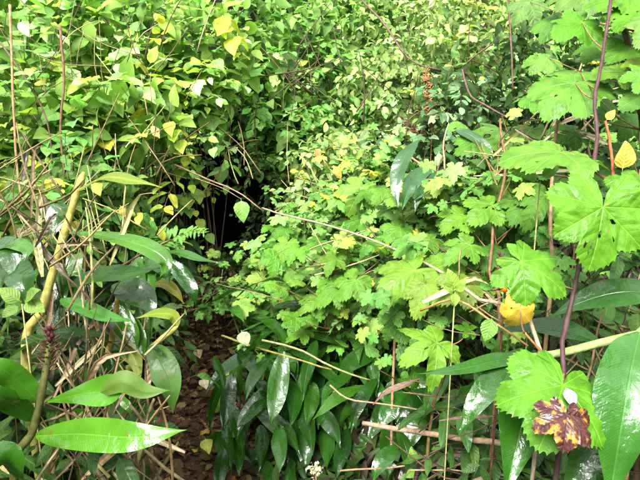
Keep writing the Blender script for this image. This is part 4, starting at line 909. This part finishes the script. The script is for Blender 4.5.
# fern on the left wall of the path
e = empty('fern', to_ground(P(172, 262, 3.0)), 'small green fern beside the path below the shrubs', 'fern'); g0 = e.location.copy(); rs = random.Random(9)
for k in range(7):
    a = rs.uniform(2.6, 6.8); st = P(170, 258, 2.75); tip = st + Vector((math.cos(a) * .22, -.12, .16 + .1 * math.sin(a)))
    cv = curve([g0, st, st.lerp(tip, .5) + Vector((0, 0, .06)), tip], 14); v, f = tube_geo([p - g0 for p in cv], .002, 4)
    fr = part('frond', mesh('frond', v, f, MAT_STEM), e, Matrix.Translation(g0), (.14, .18, .05))
    for q in range(5, 14):
        for s_ in (-1, 1):
            t_ = (cv[min(q + 1, 13)] - cv[q - 1]).normalized(); sd_ = t_.cross(Vector((0, -.5, .8))).normalized() * s_
            lf = part('leaflet', OV_NARROW[q % 8], fr, None, (.12, .28, .05)); lf.matrix_basis = basis(cv[q] - g0, sd_ + t_ * .5, Vector((0, -.5, .8)), .075 * (1.1 - (q - 5) / 11))

# ------------------------------------------------------------------ dry straw clumps
def straw_clump(label, cx, cy, d, rx, ry, n, lo, hi, ang=None, seed=0, cols=STRAW, rpx=(1.2, 2.6), dd=.18, cat='dry straw', name='dry_straw_clump'):
    rs = random.Random(seed + 500); c = P(cx, cy, d); e = empty(name, to_ground(c), label, cat, 'dry straw clumps')
    for k in range(n):
        dk = d + rs.uniform(-dd, dd); x0 = cx + rs.gauss(0, .5) * rx; y0 = cy + rs.gauss(0, .5) * ry
        a = R(rs.choice(ang) + rs.gauss(0, 14)) if ang else rs.uniform(0, math.pi); L_ = rs.uniform(lo, hi) * .5
        A = P(x0 - math.cos(a) * L_, y0 + math.sin(a) * L_, dk + rs.uniform(-.08, .08)); B = P(x0 + math.cos(a) * L_, y0 - math.sin(a) * L_, dk + rs.uniform(-.08, .08))
        A.z = max(A.z, h(A.x, A.y) - .01); B.z = max(B.z, h(B.x, B.y) + .02)
        bend = (A - B).length * rs.uniform(-.09, .09); mid = A.lerp(B, .5) + Vector((0, 0, bend))
        if rpx[1] > 2.1 and rs.random() < .35:      # flat dry blade
            sag = Vector((rs.uniform(-.03, .03), rs.uniform(-.03, .03), rs.uniform(-.06, .02)))
            v, f, uv = ribbon_geo([Vector((0, 0, 0)), (mid - A) * .6 + sag * .5, (mid - A) * 1.25 + sag, B - A + Vector((0, 0, -.05))], M(rs.uniform(3, 8), dk), (TOCAM + rv(rs) * .8).normalized(), nu=8, nv=2, fold=.5, seed=k, twist=(rs.uniform(-1, 1), rs.uniform(-2, 2)), base=.4)
            part('dry_blade', mesh('dry_blade', v, f, MAT_DEAD, uv), e, Matrix.Translation(A), jit(rs, rs.choice(cols), .25)); continue
        mid += Vector((rs.uniform(-1, 1), rs.uniform(-1, 1), rs.uniform(-1, 1))) * (B - A).length * .06
        cv = wob(curve([A, mid, B], 6), .006, k); cv[0] = A; r = M(rs.uniform(*rpx), dk) * .5
        v, f = tube_geo([p - A for p in cv], [r, r, r * .95, r * .9, r * .8, r * .5], 4)
        part('straw', mesh('straw', v, f, MAT_STEM), e, Matrix.Translation(A), jit(rs, rs.choice(cols), .25))
    return e
straw_clump('dry straw fan around the top of the thick yellow stalk', 62, 230, 1.5, 40, 30, 21, 25, 90, (35, 60, 120, 150), 1)
straw_clump('pale straws crossing at the left edge above the ginger', 30, 185, 1.7, 50, 45, 21, 40, 120, (40, 70, 110, 140), 2)
straw_clump('reddish dry straws at the left edge below the yellow twig', 20, 240, 1.8, 40, 40, 16, 25, 80, (50, 100, 130), 3)
straw_clump('thin straws hanging over the long left ginger leaf', 130, 225, 1.6, 45, 40, 13, 40, 110, (85, 95, 40, 140), 4)
straw_clump('brown dead stalks drooping under the thick yellow stalk', 85, 290, 1.5, 35, 40, 16, 40, 110, (110, 120, 100, 60), 5, rpx=(1.5, 4))
straw_clump('dry stalks standing in the lower left behind the long ginger leaves', 85, 350, 1.55, 60, 40, 42, 50, 130, (80, 100, 120, 60), 6, rpx=(1.2, 2.8))
straw_clump('tan dead stalks filling the bottom left', 105, 445, 1.5, 70, 40, 42, 50, 130, (75, 100, 60, 130), 7, rpx=(1.5, 4))
straw_clump('tan stalks beside the path at the bottom', 146, 455, 1.6, 18, 30, 12, 40, 100, (60, 110, 125), 8, rpx=(2, 5))
straw_clump('brown twig tangle on the left lip of the dark hollow', 150, 160, 3.0, 38, 38, 27, 25, 80, (20, 50, 140, 90), 9, rpx=(.9, 1.8))
straw_clump('dry twigs hanging in the mouth of the dark hollow', 235, 150, 3.6, 30, 30, 7, 25, 70, (100, 70, 40, 130), 10, rpx=(.9, 1.7))
straw_clump('brown twigs among the upper left leaves', 90, 140, 2.6, 90, 50, 27, 30, 100, (60, 90, 120, 150, 30), 11, rpx=(.9, 1.8))
straw_clump('dark twigs among the pale shrubs in the upper right', 450, 100, 3.4, 90, 60, 31, 25, 80, (130, 150, 40, 90), 12, rpx=(.8, 1.6), cols=STEMC)
straw_clump('brown dead twigs below the arching cane', 380, 260, 2.5, 70, 40, 27, 25, 80, (150, 130, 40, 20), 13, rpx=(.9, 1.8))
straw_clump('dead brown stalks behind the tan upright stem', 570, 140, 1.9, 60, 60, 24, 40, 120, (10, 170, 90, 60, 130), 14, rpx=(1.2, 2.4))
straw_clump('straws in the shade under the bright star-shaped leaf', 455, 420, 1.75, 50, 55, 16, 30, 100, (170, 150, 20, 60), 15, rpx=(1, 2.4), cols=STEMC + STRAW[2:4])
straw_clump('dry stalks under the thick leaning ginger stem', 600, 345, 1.5, 50, 35, 17, 40, 100, (120, 60, 150), 16, rpx=(1.5, 3.4))
straw_clump('brown stems behind the orange berry', 475, 295, 1.75, 40, 35, 18, 30, 80, (160, 140, 20, 60), 17, rpx=(1, 2.2))
straw_clump('straws at the bottom edge right of the stick', 460, 465, 1.7, 50, 20, 9, 50, 120, (10, 170, 20), 18, rpx=(1.2, 2.4), cols=STEMC + STRAW[2:4])
straw_clump('dry twigs across the pale shrubs in the middle', 330, 180, 3.5, 70, 40, 21, 25, 70, (140, 150, 40, 90), 19, rpx=(.8, 1.5))
straw_clump('thin dead twigs on the floor of the dark hollow', 215, 290, 3.6, 35, 25, 16, 20, 60, (20, 150, 60), 20, rpx=(1, 2))
straw_clump('fine brown twigs across the top left shrubs', 110, 55, 2.6, 110, 50, 26, 30, 90, (80, 100, 60, 130), 21, rpx=(.8, 1.5), cols=STEMC + STRAW)
straw_clump('fine dark twigs across the green shrubs at the top centre', 300, 70, 4.0, 80, 60, 26, 25, 70, (80, 100, 140, 40), 22, rpx=(.7, 1.3), cols=STEMC)
straw_clump('brown twigs hanging under the lobed leaves in the right middle', 480, 185, 2.3, 60, 40, 26, 25, 80, (20, 160, 60, 110), 23, rpx=(1, 2), cols=STEMC + STRAW)
